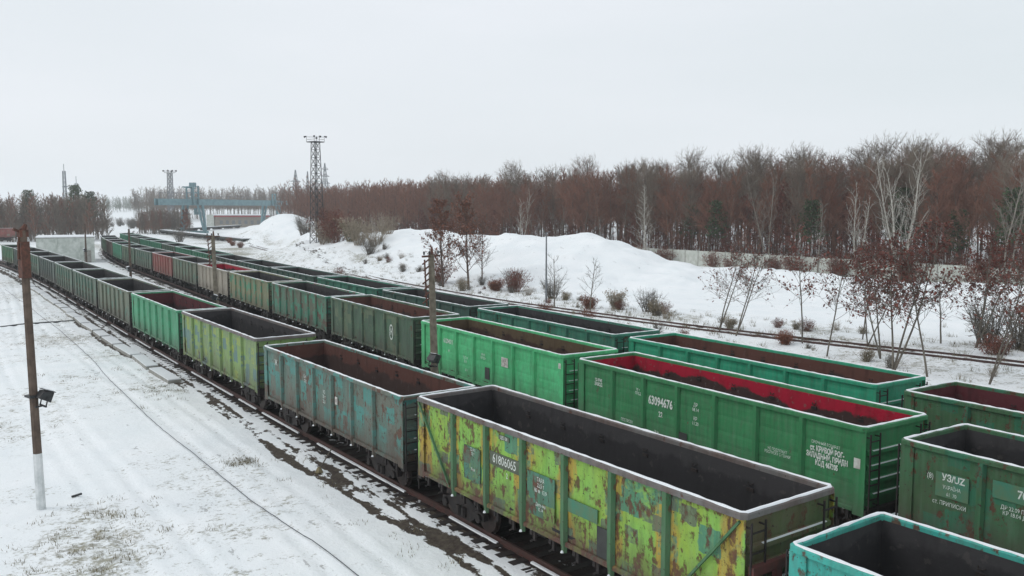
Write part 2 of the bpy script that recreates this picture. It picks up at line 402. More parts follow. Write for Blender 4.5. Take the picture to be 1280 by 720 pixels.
bal = np.where(YY > 350, 0, bal)
# dirty service lane between the wagon rows and the far track
gr = np.full(XX.shape, .04)
gr = np.maximum(gr, .62 * np.exp(-((XX - 34) / 5) ** 2) * (fbm(XX, YY, 14, 31) > .3))
gr = np.maximum(gr, .5 * np.clip(1 - np.abs(dD + 4) / 10, 0, 1) ** .5 * np.clip(1.6 * fbm(XX, YY, 7, 32), 0, 1))
gr = np.maximum(gr, .5 * np.clip(1 - np.abs(dD - 4) / 4, 0, 1) * (fbm(XX, YY, 5, 33) * 1.7))
gr = np.maximum(gr, .72 * np.clip(1 - np.abs(dD + 7) / 9, 0, 1) ** .5 * np.clip((YY - 95) / 20, 0, 1) * (fbm(XX, YY, 12, 36) * 1.5))
left = np.clip((11.2 - XX) / 2, 0, 1)
gr = np.maximum(gr, left * np.clip(fbm(XX, YY, 5, 34) * 1.5 - .55, 0, .35))
for gx, gy, gr_, ga in ((9.6, 50, 2.6, .5), (3.2, 26.5, 2.4, .62), (9.4, 32.8, .5, .62), (3.7, 29.4, 1.6, .55), (6.1, 55, 2, .4), (7.5, 110, 5, .5), (7.2, 72, 4.5, .55), (9, 62, 2.5, .5), (9, 84, 4, .5), (7, 130, 8, .5), (2, 43, 3, .42)):
    gr = np.maximum(gr, ga * np.exp(-((XX - gx) ** 2 + ((YY - gy) / 1.6) ** 2) / gr_ ** 2))
mnd = ridge(XX, YY, [(67, 152, 1), (71, 126, 1), (75, 97, 1), (77, 90, 1), (87, 76, 1)], 21, 15)
for a, ph in ((9.0, 0), (7.5, 0), (5.4, 1.5), (3.9, 1.5)):
    dx = XX - (a + .9 * np.sin(YY / 19 + ph)); gr = np.maximum(gr, np.exp(-(dx / .24) ** 2) * np.clip(fbm(XX, YY, 6, 51) * 1.6 - .5, 0, .34) * (YY < 140))
gr = np.where(mnd > .3, .16 * fbm(XX, YY, 6, 61), gr)
gr = np.maximum(gr, .55 * (XX > 36) * (XX < 62) * (YY < 60) * np.clip(fbm(XX, YY, 4, 62) * 1.7 - .35, 0, 1))
gr = np.maximum(gr, np.where(XX > 106, .25, 0))
gr = np.where(YY > 420, .15, gr)
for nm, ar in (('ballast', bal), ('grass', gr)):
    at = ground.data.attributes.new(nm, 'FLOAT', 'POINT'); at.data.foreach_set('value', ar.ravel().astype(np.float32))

# ------------------------------------------------------------------ railway tracks
def sweep(C, off, prof, z0=0):
    """sweep a profile (list of (u, z)) along the ground curve at a lateral offset"""
    t = np.gradient(C, axis=0); t /= np.hypot(t[:, 0], t[:, 1])[:, None]; nrm = np.stack([t[:, 1], -t[:, 0]], 1); k = len(prof)
    V = []; F = []
    for i in range(len(C)):
        for u, z in prof: V.append((C[i, 0] + nrm[i, 0] * (off + u), C[i, 1] + nrm[i, 1] * (off + u), z0 + z))
    for i in range(len(C) - 1):
        for j in range(k):
            j2 = (j + 1) % k; F.append((i * k + j, (i + 1) * k + j, (i + 1) * k + j2, i * k + j2))
    return V, F
RAIL = [(-.065, -.18), (.065, -.18), (.065, -.165), (.012, -.145), (.012, -.045), (.036, -.03), (.036, 0), (-.036, 0), (-.036, -.03), (-.012, -.045), (-.012, -.145), (-.065, -.165)]
slp = MB(); slp.box(-1.35, 1.35, -.13, .13, -.3, -.165); slp_me = slp.mesh('sleeper', [SLEEPER])
def track(k, y0, y1, label, dense=True):
    C = CURVES[k]; C = C[(C[:, 1] > y0) & (C[:, 1] < y1)]
    root = thing('railway_track', label, 'railway track', (float(C[0, 0]), float(C[0, 1]), 0), 0, 'railway tracks in the yard')
    ox, oy = C[0]
    for sgn in (-1, 1):
        V, F = sweep(C, sgn * .76, RAIL); mb = MB(); mb.add([(a - ox, b - oy, c) for a, b, c in V], F); mb.build('rail', RAILM, root)
    seg = np.hypot(*np.diff(C, axis=0).T); S = np.concatenate([[0], np.cumsum(seg)])
    cnt = 0; rest = MB(); s = .3
    while s < S[-1]:
        x = np.interp(s, S, C[:, 0]); y = np.interp(s, S, C[:, 1]); x2 = np.interp(s + 1, S, C[:, 0]); y2 = np.interp(s + 1, S, C[:, 1])
        a = -math.atan2(x2 - x, y2 - y)
        vis = y > 14
        if vis and cnt < 98:
            o = link('sleeper', slp_me, root, (x - ox, y - oy, RND.uniform(-.01, .01))); o.rotation_euler.z = a + RND.uniform(-.015, .015); cnt += 1
        elif y < 190:
            rest.box(-1.35, 1.35, -.13, .13, -.3, -.165, 0, Matrix.Translation((x - ox, y - oy, 0)) @ Matrix.Rotation(a, 4, 'Z'))
        s += .62 if y < 190 else 3
    o = rest.build('sleepers', SLEEPER, root); o['kind'] = 'stuff'
rs_ = random.Random(4)
track('A', -24, 262, 'railway track under the train nearest the snowfield and the left pole')
track('B', -24, 392, 'railway track under the middle train of gondolas')
track('C', -24, 392, 'railway track under the farthest of the three gondola trains')
track('D', 8, 440, 'empty rusty railway track at the foot of the big snow mound')

trA = [o for o in bpy.data.objects if o.get('label', '').startswith('railway track under the train nearest')][0]
C = CURVES['A']; C = C[(C[:, 1] > 14) & (C[:, 1] < 150)]; i = 0; mb = MB()
while i < len(C) - 6:
    n_ = rs_.randrange(3, 11); seg_ = C[i:i + n_]
    if len(seg_) > 2:
        V_, F_ = sweep(seg_, -.76 - .1, [(-.045, -.17), (.045, -.17), (.035, -.115), (-.03, -.125)]); mb.add([(a - trA.location.x, b - trA.location.y, c) for a, b, c in V_], F_)
    i += n_ + rs_.randrange(0, 3)
mb.build('rail_snow', SNOW, trA)

# ------------------------------------------------------------------ gondola wagons
def role(n): return bpy.data.materials.new(n)
EXT, INT, POST, RIM = role('role_ext'), role('role_int'), role('role_post'), role('role_rim')
LN, HW, ZT, ZB = 12.9, 1.49, 3.48, 1.12
POSTS = [-4.33, -2.6, -.87, .87, 2.6, 4.33]
def sheet(mb, f, nu, nv, m):
    v = [f(i / nu, j / nv) for j in range(nv + 1) for i in range(nu + 1)]
    q = [(j * (nu + 1) + i, j * (nu + 1) + i + 1, (j + 1) * (nu + 1) + i + 1, (j + 1) * (nu + 1) + i) for j in range(nv) for i in range(nu)]
    mb.add(v, q, m)
def dent(y, z, s, amp):
    return float(amp * (fbm(np.array([y + s * 31]), np.array([z * 1.3 + s * 7]), 1.15, s % 9)[0]))
def rim_path(hw, hl, ch):
    return [(-hw + ch, -hl), (hw - ch, -hl), (hw, -hl + ch), (hw, hl - ch), (hw - ch, hl), (-hw + ch, hl), (-hw, hl - ch), (-hw, -hl + ch)]
def make_wagon(seed, near=True, brace=False, ridged=True):
    rr = random.Random(seed); root = link('gondola_wagon', None)
    hl = LN / 2
    for sgn in (-1, 1):
        mb = MB(); xo = sgn * 1.405; xi = sgn * 1.35; nu = 84 if near else 20; nv = 22 if near else 5
        def fo(a, b):
            y = -hl + .06 + a * (LN - .12); z = ZB + b * (3.37 - ZB)
            d = dent(y, z, seed + (sgn > 0), .06 if not ridged else .05)
            if ridged and near:
                q = (z - ZB) % .46; d += .018 * math.exp(-((q - .23) / .05) ** 2)
            return (xo - sgn * d, y, z)
        sheet(mb, fo, nu, nv, 0)
        def fi(a, b):
            y = -hl + .06 + a * (LN - .12); z = 1.38 + b * (3.37 - 1.38)
            return (xi - sgn * dent(y, z, seed + 3 + (sgn > 0), .04), y, z)
        sheet(mb, fi, nu // 2, max(3, nv // 2), 1)
        # corner columns and lower side sill
        for e in (-1, 1):
            y0, y1 = sorted((e * hl, e * (hl - .36)))
            mb.box(min(xo, sgn * 1.43), max(xo, sgn * 1.43), y0, y1, ZB - .1, 3.36, 0)
        mb.prism([(xo, ZB - .02), (sgn * 1.445, ZB - .02), (sgn * 1.445, ZB + .07), (xo, ZB + .1)], -hl + .36, hl - .36, 'y', 0)
        wall = mb.build('side_wall', [EXT, INT], root, smooth=False)
        for y in POSTS:
            p = MB()
            a, b = .105, .06
            def ring(z, k, dep): return [(xo - sgn * .02, -a * k, z), (sgn * (1.405 + dep), -b * k, z), (sgn * (1.405 + dep), b * k, z), (xo - sgn * .02, a * k, z)]
            R = [ring(.93, .75, .05), ring(1.25, 1, .085), ring(3.36, 1.0, .085)]
            p.add(sum(R, []), [(i * 4 + j, i * 4 + j + 1, i * 4 + j + 5, i * 4 + j + 4) for i in range(2) for j in range(3)] + [(0, 3, 2, 1), (8, 9, 10, 11)] + [(3, 0, 4, 7), (7, 4, 8, 11)], 0)
            q = p.build('post', [POST], wall, (0, y, 0))
            if near:
                s_ = MB(); s_.tube([(sgn * 1.47, y, .935), (sgn * 1.472, y, .985)], [.05, .03], 6); s_.build('snow_cap', SNOW, wall)
        if brace:
            for e in (-1, 1):
                d = MB(); d.bar((sgn * 1.45, e * (hl - .12), 3.3), (sgn * 1.45, e * 4.5, 1.15), .07, .05); d.build('diagonal_brace', [POST], wall)
        if near:
            # drop-bottom hatch latches with hooks, two to each bay
            for i, y in enumerate([-5.9, -5.1, -3.85, -3.1, -2.1, -1.35, -.4, .4, 1.35, 2.1, 3.1, 3.85, 5.1, 5.9]):
                h = MB(); x = sgn * 1.36
                h.box(x - .03, x + .03, y - .05, y + .05, .82, 1.14); h.bar((x, y, .86), (x + sgn * .08, y + .1, .78), .04)
                h.bar((x, y - .04, 1.1), (x - sgn * .3, y - .1, .95), .05); h.box(x - .05, x + .05, y + .06, y + .16, .95, 1.08)
                hh = h.build('hatch_latch', METAL, root)
                if rr.random() < .55:
                    s_ = MB(); s_.tube([(x, y + .1, 1.081), (x, y + .1, 1.115)], [.07, .04], 6); s_.build('snow_cap', SNOW, hh)
    # end walls
    for e in (-1, 1):
        mb = MB(); yo = e * (hl - .06); yi = e * (hl - .11)
        def fo(a, b):
            x = -1.4 + a * 2.8; z = 1.2 + b * (3.37 - 1.2)
            return (x, yo - e * dent(x, z, seed + 5 + (e > 0), .03), z)
        sheet(mb, fo, 14 if near else 4, 10 if near else 3, 0)
        def fi(a, b):
            x = -1.36 + a * 2.72; z = 1.38 + b * (3.37 - 1.38); return (x, yi - e * dent(x, z, seed + 7 + (e > 0), .04), z)
        sheet(mb, fi, 10 if near else 4, 8 if near else 3, 1)
        ew = mb.build('end_wall', [EXT, INT], root)
        for i, z in enumerate((1.55, 1.95, 2.35, 2.75) if near else (1.75, 2.5)):
            r = MB(); ys_ = sorted((e * (hl - .065), e * (hl + .03)))
            r.prism([(ys_[0], z - .08), (ys_[1], z - .045), (ys_[1], z + .045), (ys_[0], z + .08)] if e > 0 else [(ys_[1], z - .08), (ys_[1], z + .08), (ys_[0], z + .045), (ys_[0], z - .045)], -1.3, 1.3, 'x')
            rb = r.build('end_rib', [RIM if i == 1 else EXT], ew)
            if near:
                s_ = MB(); s_.box(-1.25 + rr.random() * .5, 1.25 - rr.random() * .5, *sorted((e * (hl - .02), e * (hl + .026))), z + .0455, z + .066); s_.build('snow_line', SNOW, rb)
        b_ = MB(); b_.box(-1.42, 1.42, *sorted((e * (hl - .16), e * (hl + .06))), .92, 1.198); bb = b_.build('buffer_beam', METAL, root)
        if near:
            for sx in (-1.36, 1.36):
                l = MB()
                for dx in (-.03, .03) if False else (0,):
                    pass
                x0, x1 = (sx, sx - .42) if sx > 0 else (sx, sx + .42)
                yy = e * (hl + .1)
                for x in (x0, x1): l.bar((x, yy, .55), (x, yy, 3.3), .035)
                for k in range(7): l.bar((x0, yy, .7 + k * .4), (x1, yy, .7 + k * .4), .028)
                for z in (1.3, 3.2):
                    for x in (x0, x1): l.bar((x, yy, z), (x, e * (hl - .06), z), .03)
                l.build('ladder', [METAL], ew)
        # coupler
        c = MB(); c.bar((0, e * (hl - .3), 1.03), (0, e * (hl + .32), 1.03), .16, .2)
        ya, yb = sorted((e * (hl + .28), e * 6.95)); c.box(-.19, .16, ya, yb, .88, 1.18); c.box(.16, .26, ya, yb - .05 if e > 0 else yb, .92, 1.14)
        cp = c.build('coupler', METAL, root)
        hs = MB(); hs.tube([(-.35, e * (hl + .03), 1.0), (-.36, e * (hl + .25), .82), (-.3, e * (hl + .4), .62)], .03, 6); hs.build('brake_hose', DARKM, root)
    # top rim as one ring
    outp = rim_path(HW, hl + .02, .1); inp = rim_path(HW - .14, hl - .12, .06)
    mb = MB()
    if near:
        prof = [(0, 3.35), (0, 3.45), (.03, 3.48), (.12, 3.48), (.14, 3.45), (.14, 3.35)]
    else: prof = [(0, 3.35), (0, 3.48), (.14, 3.48), (.14, 3.35)]
    n = 8; k = len(prof); v = []
    for i in range(n):
        for u, z in prof:
            t = u / .14; v.append((outp[i][0] * (1 - t) + inp[i][0] * t, outp[i][1] * (1 - t) + inp[i][1] * t, z))
    mb.add(v, [(i * k + j, ((i + 1) % n) * k + j, ((i + 1) % n) * k + (j + 1) % k, i * k + (j + 1) % k) for i in range(n) for j in range(k)], 0)
    rim = mb.build('top_rim', [RIM], root)
    # a wavering line of snow lying on the rim
    op = []
    per = rim_path(HW - .07, hl - .05, .08)
    for i in range(8):
        a = Vector(per[i]); b = Vector(per[(i + 1) % 8]); m_ = max(1, int((b - a).length / (.22 if near else 1.3)))
        for j in range(m_): op.append(a.lerp(b, j / m_))
    mb = MB(); v = []; K = len(op)
    for i, p in enumerate(op):
        t = (op[(i + 1) % K] - op[i - 1]).normalized(); nn = Vector((t.y, -t.x)); side = p + nn * 0
        wv = .043 + .03 * (rr.random() - .5) ; hh = .014 + .022 * rr.random() * (1 if near else .5)
        if near and rr.random() < .16: wv *= .4
        for u, z in ((-wv, 3.478), (-wv * .7, 3.482 + hh * .7), (0, 3.482 + hh), (wv * .7, 3.482 + hh * .7), (wv, 3.478)): v.append((p.x + nn.x * u, p.y + nn.y * u, z))
    mb.add(v, [(i * 5 + j, ((i + 1) % K) * 5 + j, ((i + 1) % K) * 5 + j + 1, i * 5 + j + 1) for i in range(K) for j in range(4)], 0)
    mb.build('rim_snow', SNOW, rim, smooth=True)
    # floor
    f = MB(); f.box(-1.36, 1.36, -hl + .12, hl - .12, 1.3, 1.375); f.build('floor', [INT], root)
    if near:
        for sgn in (-1, 1):
            for y in POSTS:
                b_ = MB(); x = sgn * 1.33; z = 3.1 + rr.uniform(-.1, .05)
                b_.tube([(x, y - .07, z), (x - sgn * .05, y - .05, z - .04), (x - sgn * .05, y + .05, z - .04), (x, y + .07, z)], .014, 5)
                b_.box(*sorted((x - sgn * .035, x + sgn * .02)), y - .1, y + .1, z - .2, z - .12)
                q = b_.build('lashing_ring', METAL, root)
    # underframe
    u = MB(); u.box(-.18, .18, -hl + .1, hl - .1, .86, 1.28)
    for y in POSTS: u.prism([(-1.33, 1.3), (-1.33, 1.18), (-.2, .95), (.2, .95), (1.33, 1.18), (1.33, 1.3)], y - .06, y + .06)
    for y in (-4.33, 4.33): u.prism([(-1.3, 1.3), (-1.3, 1.1), (-.2, .86), (.2, .86), (1.3, 1.1), (1.3, 1.3)], y - .2, y + .2)
    u.build('underframe', METAL, root)
    bk = MB(); bk.tube([(-.75, .5, .85), (-.75, 1.2, .85)], .2, 10); bk.tube([(.7, -1.7, .88), (.7, -.7, .88)], .22, 10); bk.bar((-.5, -3.2, .8), (-.5, 3.2, .8), .04); bk.bar((.3, -3.2, .7), (.3, 3.2, .7), .04)
    bk.build('brake_gear', METAL, root)
    for yb in (-4.33, 4.33):
        g = MB(); g.box(-1.1, 1.1, yb - .2, yb + .2, .55, .82)
        bg_ = g.build('bogie', METAL, root)
        for sgn in (-1, 1):
            s_ = MB(); x0, x1 = sorted((sgn * .95, sgn * 1.12)); y = yb
            s_.prism([(y - 1.15, .42), (y - 1.15, .62), (y - .85, .66), (y - .4, .86), (y + .4, .86), (y + .85, .66), (y + 1.15, .62), (y + 1.15, .42), (y + .72, .42), (y + .42, .22), (y - .42, .22), (y - .72, .42)], x0, x1, 'x')
            for dy in (-.925, .925): s_.tube([(sgn * 1.13, y + dy, .475), (sgn * 1.2, y + dy, .475)], .13, 10)
            for dy in (-.14, .14): s_.tube([(sgn * 1.16, y + dy, .3), (sgn * 1.16, y + dy, .58)], .09, 8)
            s_.build('side_frame', METAL, bg_)
        for dy in (-.925, .925):
            w_ = MB(); y = yb + dy
            w_.tube([(-.95, y, .475), (.95, y, .475)], .08, 8)
            for sgn in (-1, 1):
                w_.tube([(sgn * .70, y, .475), (sgn * .73, y, .475), (sgn * .735, y, .475), (sgn * .84, y, .475)], [.5, .5, .475, .465], 22 if near else 12)
            w_.build('wheelset', WHEEL, bg_)
    return root

LET_CACHE = {}
def text_mesh(body, size, bold=0):
    key = (body, size)
    if key in LET_CACHE: return LET_CACHE[key]
    cu = bpy.data.curves.new('lettering', 'FONT'); cu.body = body; cu.size = size; cu.offset = bold; cu.resolution_u = 2; cu.align_x = 'CENTER'; cu.align_y = 'CENTER'; cu.space_line = .95
    o = bpy.data.objects.new('tmp', cu); COL.objects.link(o); bpy.context.view_layer.update()
    me = bpy.data.meshes.new_from_object(o.evaluated_get(bpy.context.evaluated_depsgraph_get()))
    bpy.data.objects.remove(o); me.materials.clear(); me.materials.append(LETTER); LET_CACHE[key] = me; return me
def lettering(w, body, y, z, size, sx=.8, x=-1.4125, bold=.0, tilt=0, mat=None):
    me = text_mesh(body, size, bold).copy(); me.name = 'lettering'
    # text right -> -Y, text up -> +Z, normal -> -X (readable from the train's left side)
    M = Matrix(((0, 0, -1, x), (-sx, 0, 0, y), (0, 1, 0, z), (0, 0, 0, 1))); me.transform(M @ Matrix.Rotation(tilt, 4, 'Z'))
    if mat: me.materials.clear(); me.materials.append(mat)
    return link('lettering', me, w)
def panel(w, y, z, wy, hz, mat, name='painted_panel', x=-1.409):
    mb = MB(); mb.box(x, x + .02, y - wy / 2, y + wy / 2, z - hz / 2, z + hz / 2); return mb.build(name, mat, w)

def mats(ext, inn, post=None, rim=None): return {'role_ext': ext, 'role_int': inn, 'role_post': post or ext, 'role_rim': rim or ext}
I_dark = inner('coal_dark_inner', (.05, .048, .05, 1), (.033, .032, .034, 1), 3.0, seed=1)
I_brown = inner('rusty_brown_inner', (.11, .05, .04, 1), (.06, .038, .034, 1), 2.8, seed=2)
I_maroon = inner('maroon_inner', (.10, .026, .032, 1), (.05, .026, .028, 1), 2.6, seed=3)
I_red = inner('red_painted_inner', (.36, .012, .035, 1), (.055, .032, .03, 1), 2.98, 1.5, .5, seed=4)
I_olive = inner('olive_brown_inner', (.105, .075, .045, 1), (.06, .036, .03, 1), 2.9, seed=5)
GREYRIM = paint('grey_rim', (.16, .155, .15, 1), (.13, .095, .085, 1), rust=.6, grime=0, seed=60)
P = {}
P['lime'] = paint('lime_paint', (.22, .46, .08, 1), (.27, .42, .06, 1), (.06, .22, .15, 1), (.1, .12, .1, 1), (.42, .30, .05, 1), rust=1.0, grime=.85, seed=11, cut=.84, fade=.4, grime_c=(.10, .05, .04, 1))
P['lime_post'] = paint('green_post_paint', (.055, .16, .07, 1), (.08, .19, .09, 1), rust=.5, grime=.3, seed=12)
P['teal'] = paint('turquoise_paint', (.05, .40, .34, 1), (.06, .33, .27, 1), rust=.75, grime=.5, seed=13)
P['tealgrey'] = paint('worn_teal_paint', (.13, .145, .115, 1), (.09, .19, .16, 1), (.065, .25, .22, 1), (.12, .085, .065, 1), rust=.85, grime=.9, seed=14, cut=.66, grime_c=(.09, .075, .06, 1))
P['ygreen'] = paint('yellow_green_paint', (.21, .34, .10, 1), (.19, .27, .13, 1), (.1, .19, .2, 1), (.30, .37, .07, 1), rust=.45, grime=.55, seed=15, cut=.68)
P['mid'] = paint('mid_green_paint', (.07, .32, .17, 1), (.055, .25, .13, 1), rust=.35, grime=.6, seed=16)
P['dull'] = paint('dull_grey_green_paint', (.13, .17, .12, 1), (.15, .16, .115, 1), (.09, .2, .15, 1), None, rust=.5, grime=.8, seed=17, cut=.8)
P['dull2'] = paint('faded_sage_paint', (.11, .155, .115, 1), (.085, .12, .09, 1), (.06, .14, .10, 1), None, rust=.5, grime=.8, seed=18, cut=.7)
P['darkgrey'] = paint('sooty_green_paint', (.07, .10, .085, 1), (.055, .07, .06, 1), rust=.4, grime=.6, seed=19)
P['oldgreen'] = paint('old_rusty_green_paint', (.05, .15, .07, 1), (.055, .11, .05, 1), (.03, .16, .09, 1), None, rust=.85, grime=.7, seed=20, cut=.74)
P['green'] = paint('fresh_dark_green_paint', (.038, .23, .088, 1), (.032, .19, .072, 1), rust=.1, grime=.55, seed=21, fade=.32)
P['bright'] = paint('bright_green_paint', (.09, .52, .22, 1), (.07, .42, .17, 1), rust=.12, grime=.55, seed=22, fade=.35)
P['grnwx'] = paint('weathered_green_paint', (.085, .16, .10, 1), (.065, .11, .075, 1), (.14, .18, .11, 1), None, rust=.45, grime=.6, seed=23)
P['tealrust'] = paint('teal_patched_paint', (.09, .19, .13, 1), (.14, .14, .1, 1), (.06, .27, .18, 1), (.14, .05, .04, 1), rust=.7, grime=.7, seed=24, cut=.6)
P['cream'] = paint('tan_patched_paint', (.26, .25, .15, 1), (.20, .22, .13, 1), (.08, .28, .17, 1), None, rust=.4, grime=.6, seed=25, cut=.66)
P['beige'] = paint('beige_paint', (.37, .33, .27, 1), (.29, .27, .22, 1), rust=.3, grime=.5, seed=26)
P['red'] = paint('faded_red_paint', (.27, .07, .06, 1), (.2, .075, .06, 1), (.2, .2, .16, 1), None, rust=.3, grime=.5, seed=27, cut=.85)
P['cgreen'] = paint('clean_sea_green_paint', (.025, .33, .19, 1), (.02, .27, .15, 1), rust=.15, grime=.55, seed=28, fade=.35)
P['cteal'] = paint('scuffed_teal_paint', (.05, .24, .16, 1), (.035, .15, .11, 1), None, None, rust=.6, grime=.5, seed=29)
P['cdark'] = paint('dark_teal_paint', (.05, .12, .095, 1), (.05, .09, .075, 1), rust=.4, grime=.5, seed=30)
P['brown'] = paint('brown_grey_paint', (.15, .12, .1, 1), (.12, .09, .075, 1), rust=.5, grime=.5, seed=31)
P['jade'] = paint('jade_green_paint', (.055, .25, .15, 1), (.045, .18, .11, 1), rust=.2, grime=.5, seed=32)

proto = {('near', 0): make_wagon(1, True, False, True), ('near', 1): make_wagon(2, True, True, False), ('near', 2): make_wagon(4, True, False, False), ('far', 0): make_wagon(3, False)}
S0, PITCH = {'A': 3.62, 'B': 6.38, 'C': 9.83}, 13.92
GRP = 'open gondola wagons coupled in trains'
TR = {'A': 'train beside the snowfield', 'B': 'middle train', 'C': 'far train by the snow mound'}
# track, index, paint, inner, post, rim, prototype, height factor, label
LIST = [
 ('A', 0, 'teal', 'dark', None, None, 2, .96, 'turquoise gondola wagon cut off by the bottom right corner of the photo'),
 ('A', 1, 'lime', 'dark', 'lime_post', 'grey', 1, 1.031, 'peeling lime and yellow gondola wagon numbered 61806065, nearest in the foreground'),
 ('A', 2, 'tealgrey', 'brown', None, None, 2, .97, 'worn grey and teal gondola wagon coupled behind the lime yellow one'),
 ('A', 3, 'ygreen', 'dark', None, 'grey', 2, 1.02, 'yellow green gondola wagon with bluish panels and a dark empty inside'),
 ('A', 4, 'mid', 'maroon', None, None, 2, 1, 'mid green gondola wagon with maroon inside, behind the yellow green one'),
 ('A', 5, 'dull', 'dark', None, None, 2, 1, 'dull grey green gondola wagon sixth from the near end of the left train'),
 ('A', 6, 'dull2', 'dark', None, None, 2, 1, 'faded sage gondola wagon seventh from the near end of the left train'),
 ('A', 7, 'dull2', 'dark', None, None, 'f', 1.0, 'sage green gondola wagon eighth from the near end of the left train'),
 ('A', 8, 'darkgrey', 'dark', None, None, 'f', 1.0, 'sooty gondola wagon ninth from the near end of the left train'),
 ('A', 9, 'dull2', 'dark', None, None, 'f', 1.0, 'sage green gondola wagon tenth from the near end, just right of the tall left pole'),
 ('A', 10, 'darkgrey', 'dark', None, None, 'f', 1.0, 'sooty green gondola wagon last but one in the left train'),
 ('A', 11, 'oldgreen', 'dark', None, None, 'f', 1.0, 'dark green gondola wagon at the far end of the left train'),
 ('B', 0, 'oldgreen', 'dark', None, None, 2, 1, 'rusty dark green gondola wagon marked 70t at the right edge of the middle train'),
 ('B', 1, 'green', 'red', None, None, 0, 1.015, 'fresh dark green gondola wagon numbered 63094676 with red painted inside'),
 ('B', 2, 'bright', 'olive', None, None, 0, 1.01, 'bright green clean gondola wagon in the middle train'),
 ('B', 3, 'grnwx', 'brown', None, None, 2, 1.02, 'weathered green gondola wagon with a pale round emblem'),
 ('B', 4, 'tealrust', 'dark', None, None, 2, 1, 'teal patched rusty gondola wagon fifth from the near end of the middle train'),
 ('B', 5, 'cream', 'dark', None, None, 2, 1, 'tan gondola wagon with green patches in the middle train'),
 ('B', 6, 'beige', 'red', None, None, 2, 1, 'beige gondola wagon with red inside behind the short post'),
 ('B', 7, 'dull', 'dark', None, None, 'f', 1, 'grey green gondola wagon between the beige and the red ones'),
 ('B', 8, 'red', 'dark', None, None, 'f', 1, 'faded red gondola wagon, the only red one in the middle train'),
 ('B', 9, 'dull2', 'dark', None, None, 'f', 1, 'sage gondola wagon coupled behind the faded red one'),
 ('B', 10, 'grnwx', 'dark', None, None, 'f', 1, 'weathered green gondola wagon, second behind the faded red one'),
 ('B', 11, 'jade', 'dark', None, None, 'f', 1, 'jade green gondola wagon, third behind the faded red one'),
 ('B', 12, 'brown', 'dark', None, None, 'f', 1, 'brown grey gondola wagon near the far end of the middle train'),
 ('B', 13, 'grnwx', 'dark', None, None, 'f', 1, 'dull green gondola wagon last but one in the middle train'),
 ('B', 14, 'darkgrey', 'dark', None, None, 'f', 1, 'dark gondola wagon at the far end of the middle train'),
 ('C', 0, 'oldgreen', 'maroon', None, None, 2, 1, 'rusty green gondola wagon at the right edge of the far train'),
 ('C', 1, 'cgreen', 'brown', None, None, 0, 1, 'clean sea green gondola wagon with red brown inside in the far train'),
 ('C', 2, 'cteal', 'dark', None, None, 2, 1, 'scuffed teal gondola wagon third from the near end of the far train'),
 ('C', 3, 'cdark', 'dark', None, None, 2, 1, 'dark teal gondola wagon seen behind the centre pole'),
 ('C', 4, 'cteal', 'dark', None, None, 2, 1, 'teal gondola wagon fifth from the near end of the far train'),
 ('C', 5, 'cdark', 'dark', None, None, 2, 1, 'dark gondola wagon sixth from the near end of the far train'),
 ('C', 6, 'cdark', 'dark', None, None, 'f', 1, 'dark gondola wagon seventh from the near end of the far train'),
 ('C', 7, 'darkgrey', 'dark', None, None, 'f', .98, 'sooty gondola wagon eighth from the near end of the far train'),
] + [('C', i, 'jade' if i % 3 != 1 else 'dull2', 'dark', None, None, 'f', 1, '%s gondola wagon, %s from the near end of the far train' % ('jade green' if i % 3 != 1 else 'sage', o)) for i, o in zip(range(8, 16), 'ninth tenth eleventh twelfth thirteenth fourteenth fifteenth sixteenth'.split())]
INNER = {'dark': I_dark, 'brown': I_brown, 'maroon': I_maroon, 'red': I_red, 'olive': I_olive}
WG = {}
for (t, k, pm, im, po, ri, pr, hs, lab) in LIST:
    src = proto[('far', 0)] if pr == 'f' else proto[('near', pr)]
    mt = mats(P[pm], INNER[im], P[po] if po else None, GREYRIM if ri == 'grey' else None)
    wgn = copy_tree(src, None, mt)
    x, y, a = along(t, S0[t] + k * PITCH)
    wgn.location = (x, y, 0); wgn.rotation_euler = (0, 0, -a); wgn.scale = (1, 1, hs)
    tag(wgn, lab, 'gondola wagon', GRP); WG[t, k] = wgn
# a red wagon standing far off at the left edge
wgn = copy_tree(proto[('far', 0)], None, mats(P['red'], I_dark)); wgn.location = (11.0, 268, .6); wgn.rotation_euler = (0, 0, radians(-87))
tag(wgn, 'dark red gondola wagon standing far off behind the top of the left pole', 'gondola wagon', GRP)
for pq in proto.values():
    def rm(o):
        for c in kids(o): rm(c)
        bpy.data.objects.remove(o)
    rm(pq)

PALE = paint('teal_repaint_patch', (.06, .21, .15, 1), (.09, .17, .09, 1), (.2, .3, .07, 1), (.11, .1, .07, 1), rust=1.0, grime=.4, seed=40, cut=.62)
DGR = plain('dark_number_panel', (.10, .12, .085, 1), (.075, .09, .06, 1), 4, .7)
TEALP = plain('teal_stencil_panel', (.05, .2, .13, 1), (.1, .17, .09, 1), 3, .7)
WPL = plain('white_plate', (.62, .62, .58, 1), (.4, .36, .33, 1), 9, .7)
DOOR = plain('dark_hatch_plate', (.045, .05, .045, 1), (.03, .03, .03, 1), 4, .7)
a1 = WG['A', 1]; L0 = lettering
P['lime_end'] = paint('olive_rusted_end_paint', (.085, .13, .05, 1), (.11, .09, .045, 1), rust=1.0, grime=.7, seed=71)
for c in kids(a1):
    if c.name.startswith('end_wall'):
        for q in [c] + kids(c):
            if q.material_slots and 'lime' in q.material_slots[0].material.name: q.material_slots[0].material = P['lime_end']
panel(a1, 1.73, 2.52, 1.4, .36, DGR); L0(a1, '61806065', 1.73, 2.52, .35, .8, bold=.0); L0(a1, '2', 1.6, 2.18, .2)
panel(a1, 1.75, 3.16, .5, .12, DGR); L0(a1, 'ЦВЗ 08', 1.75, 3.16, .13)
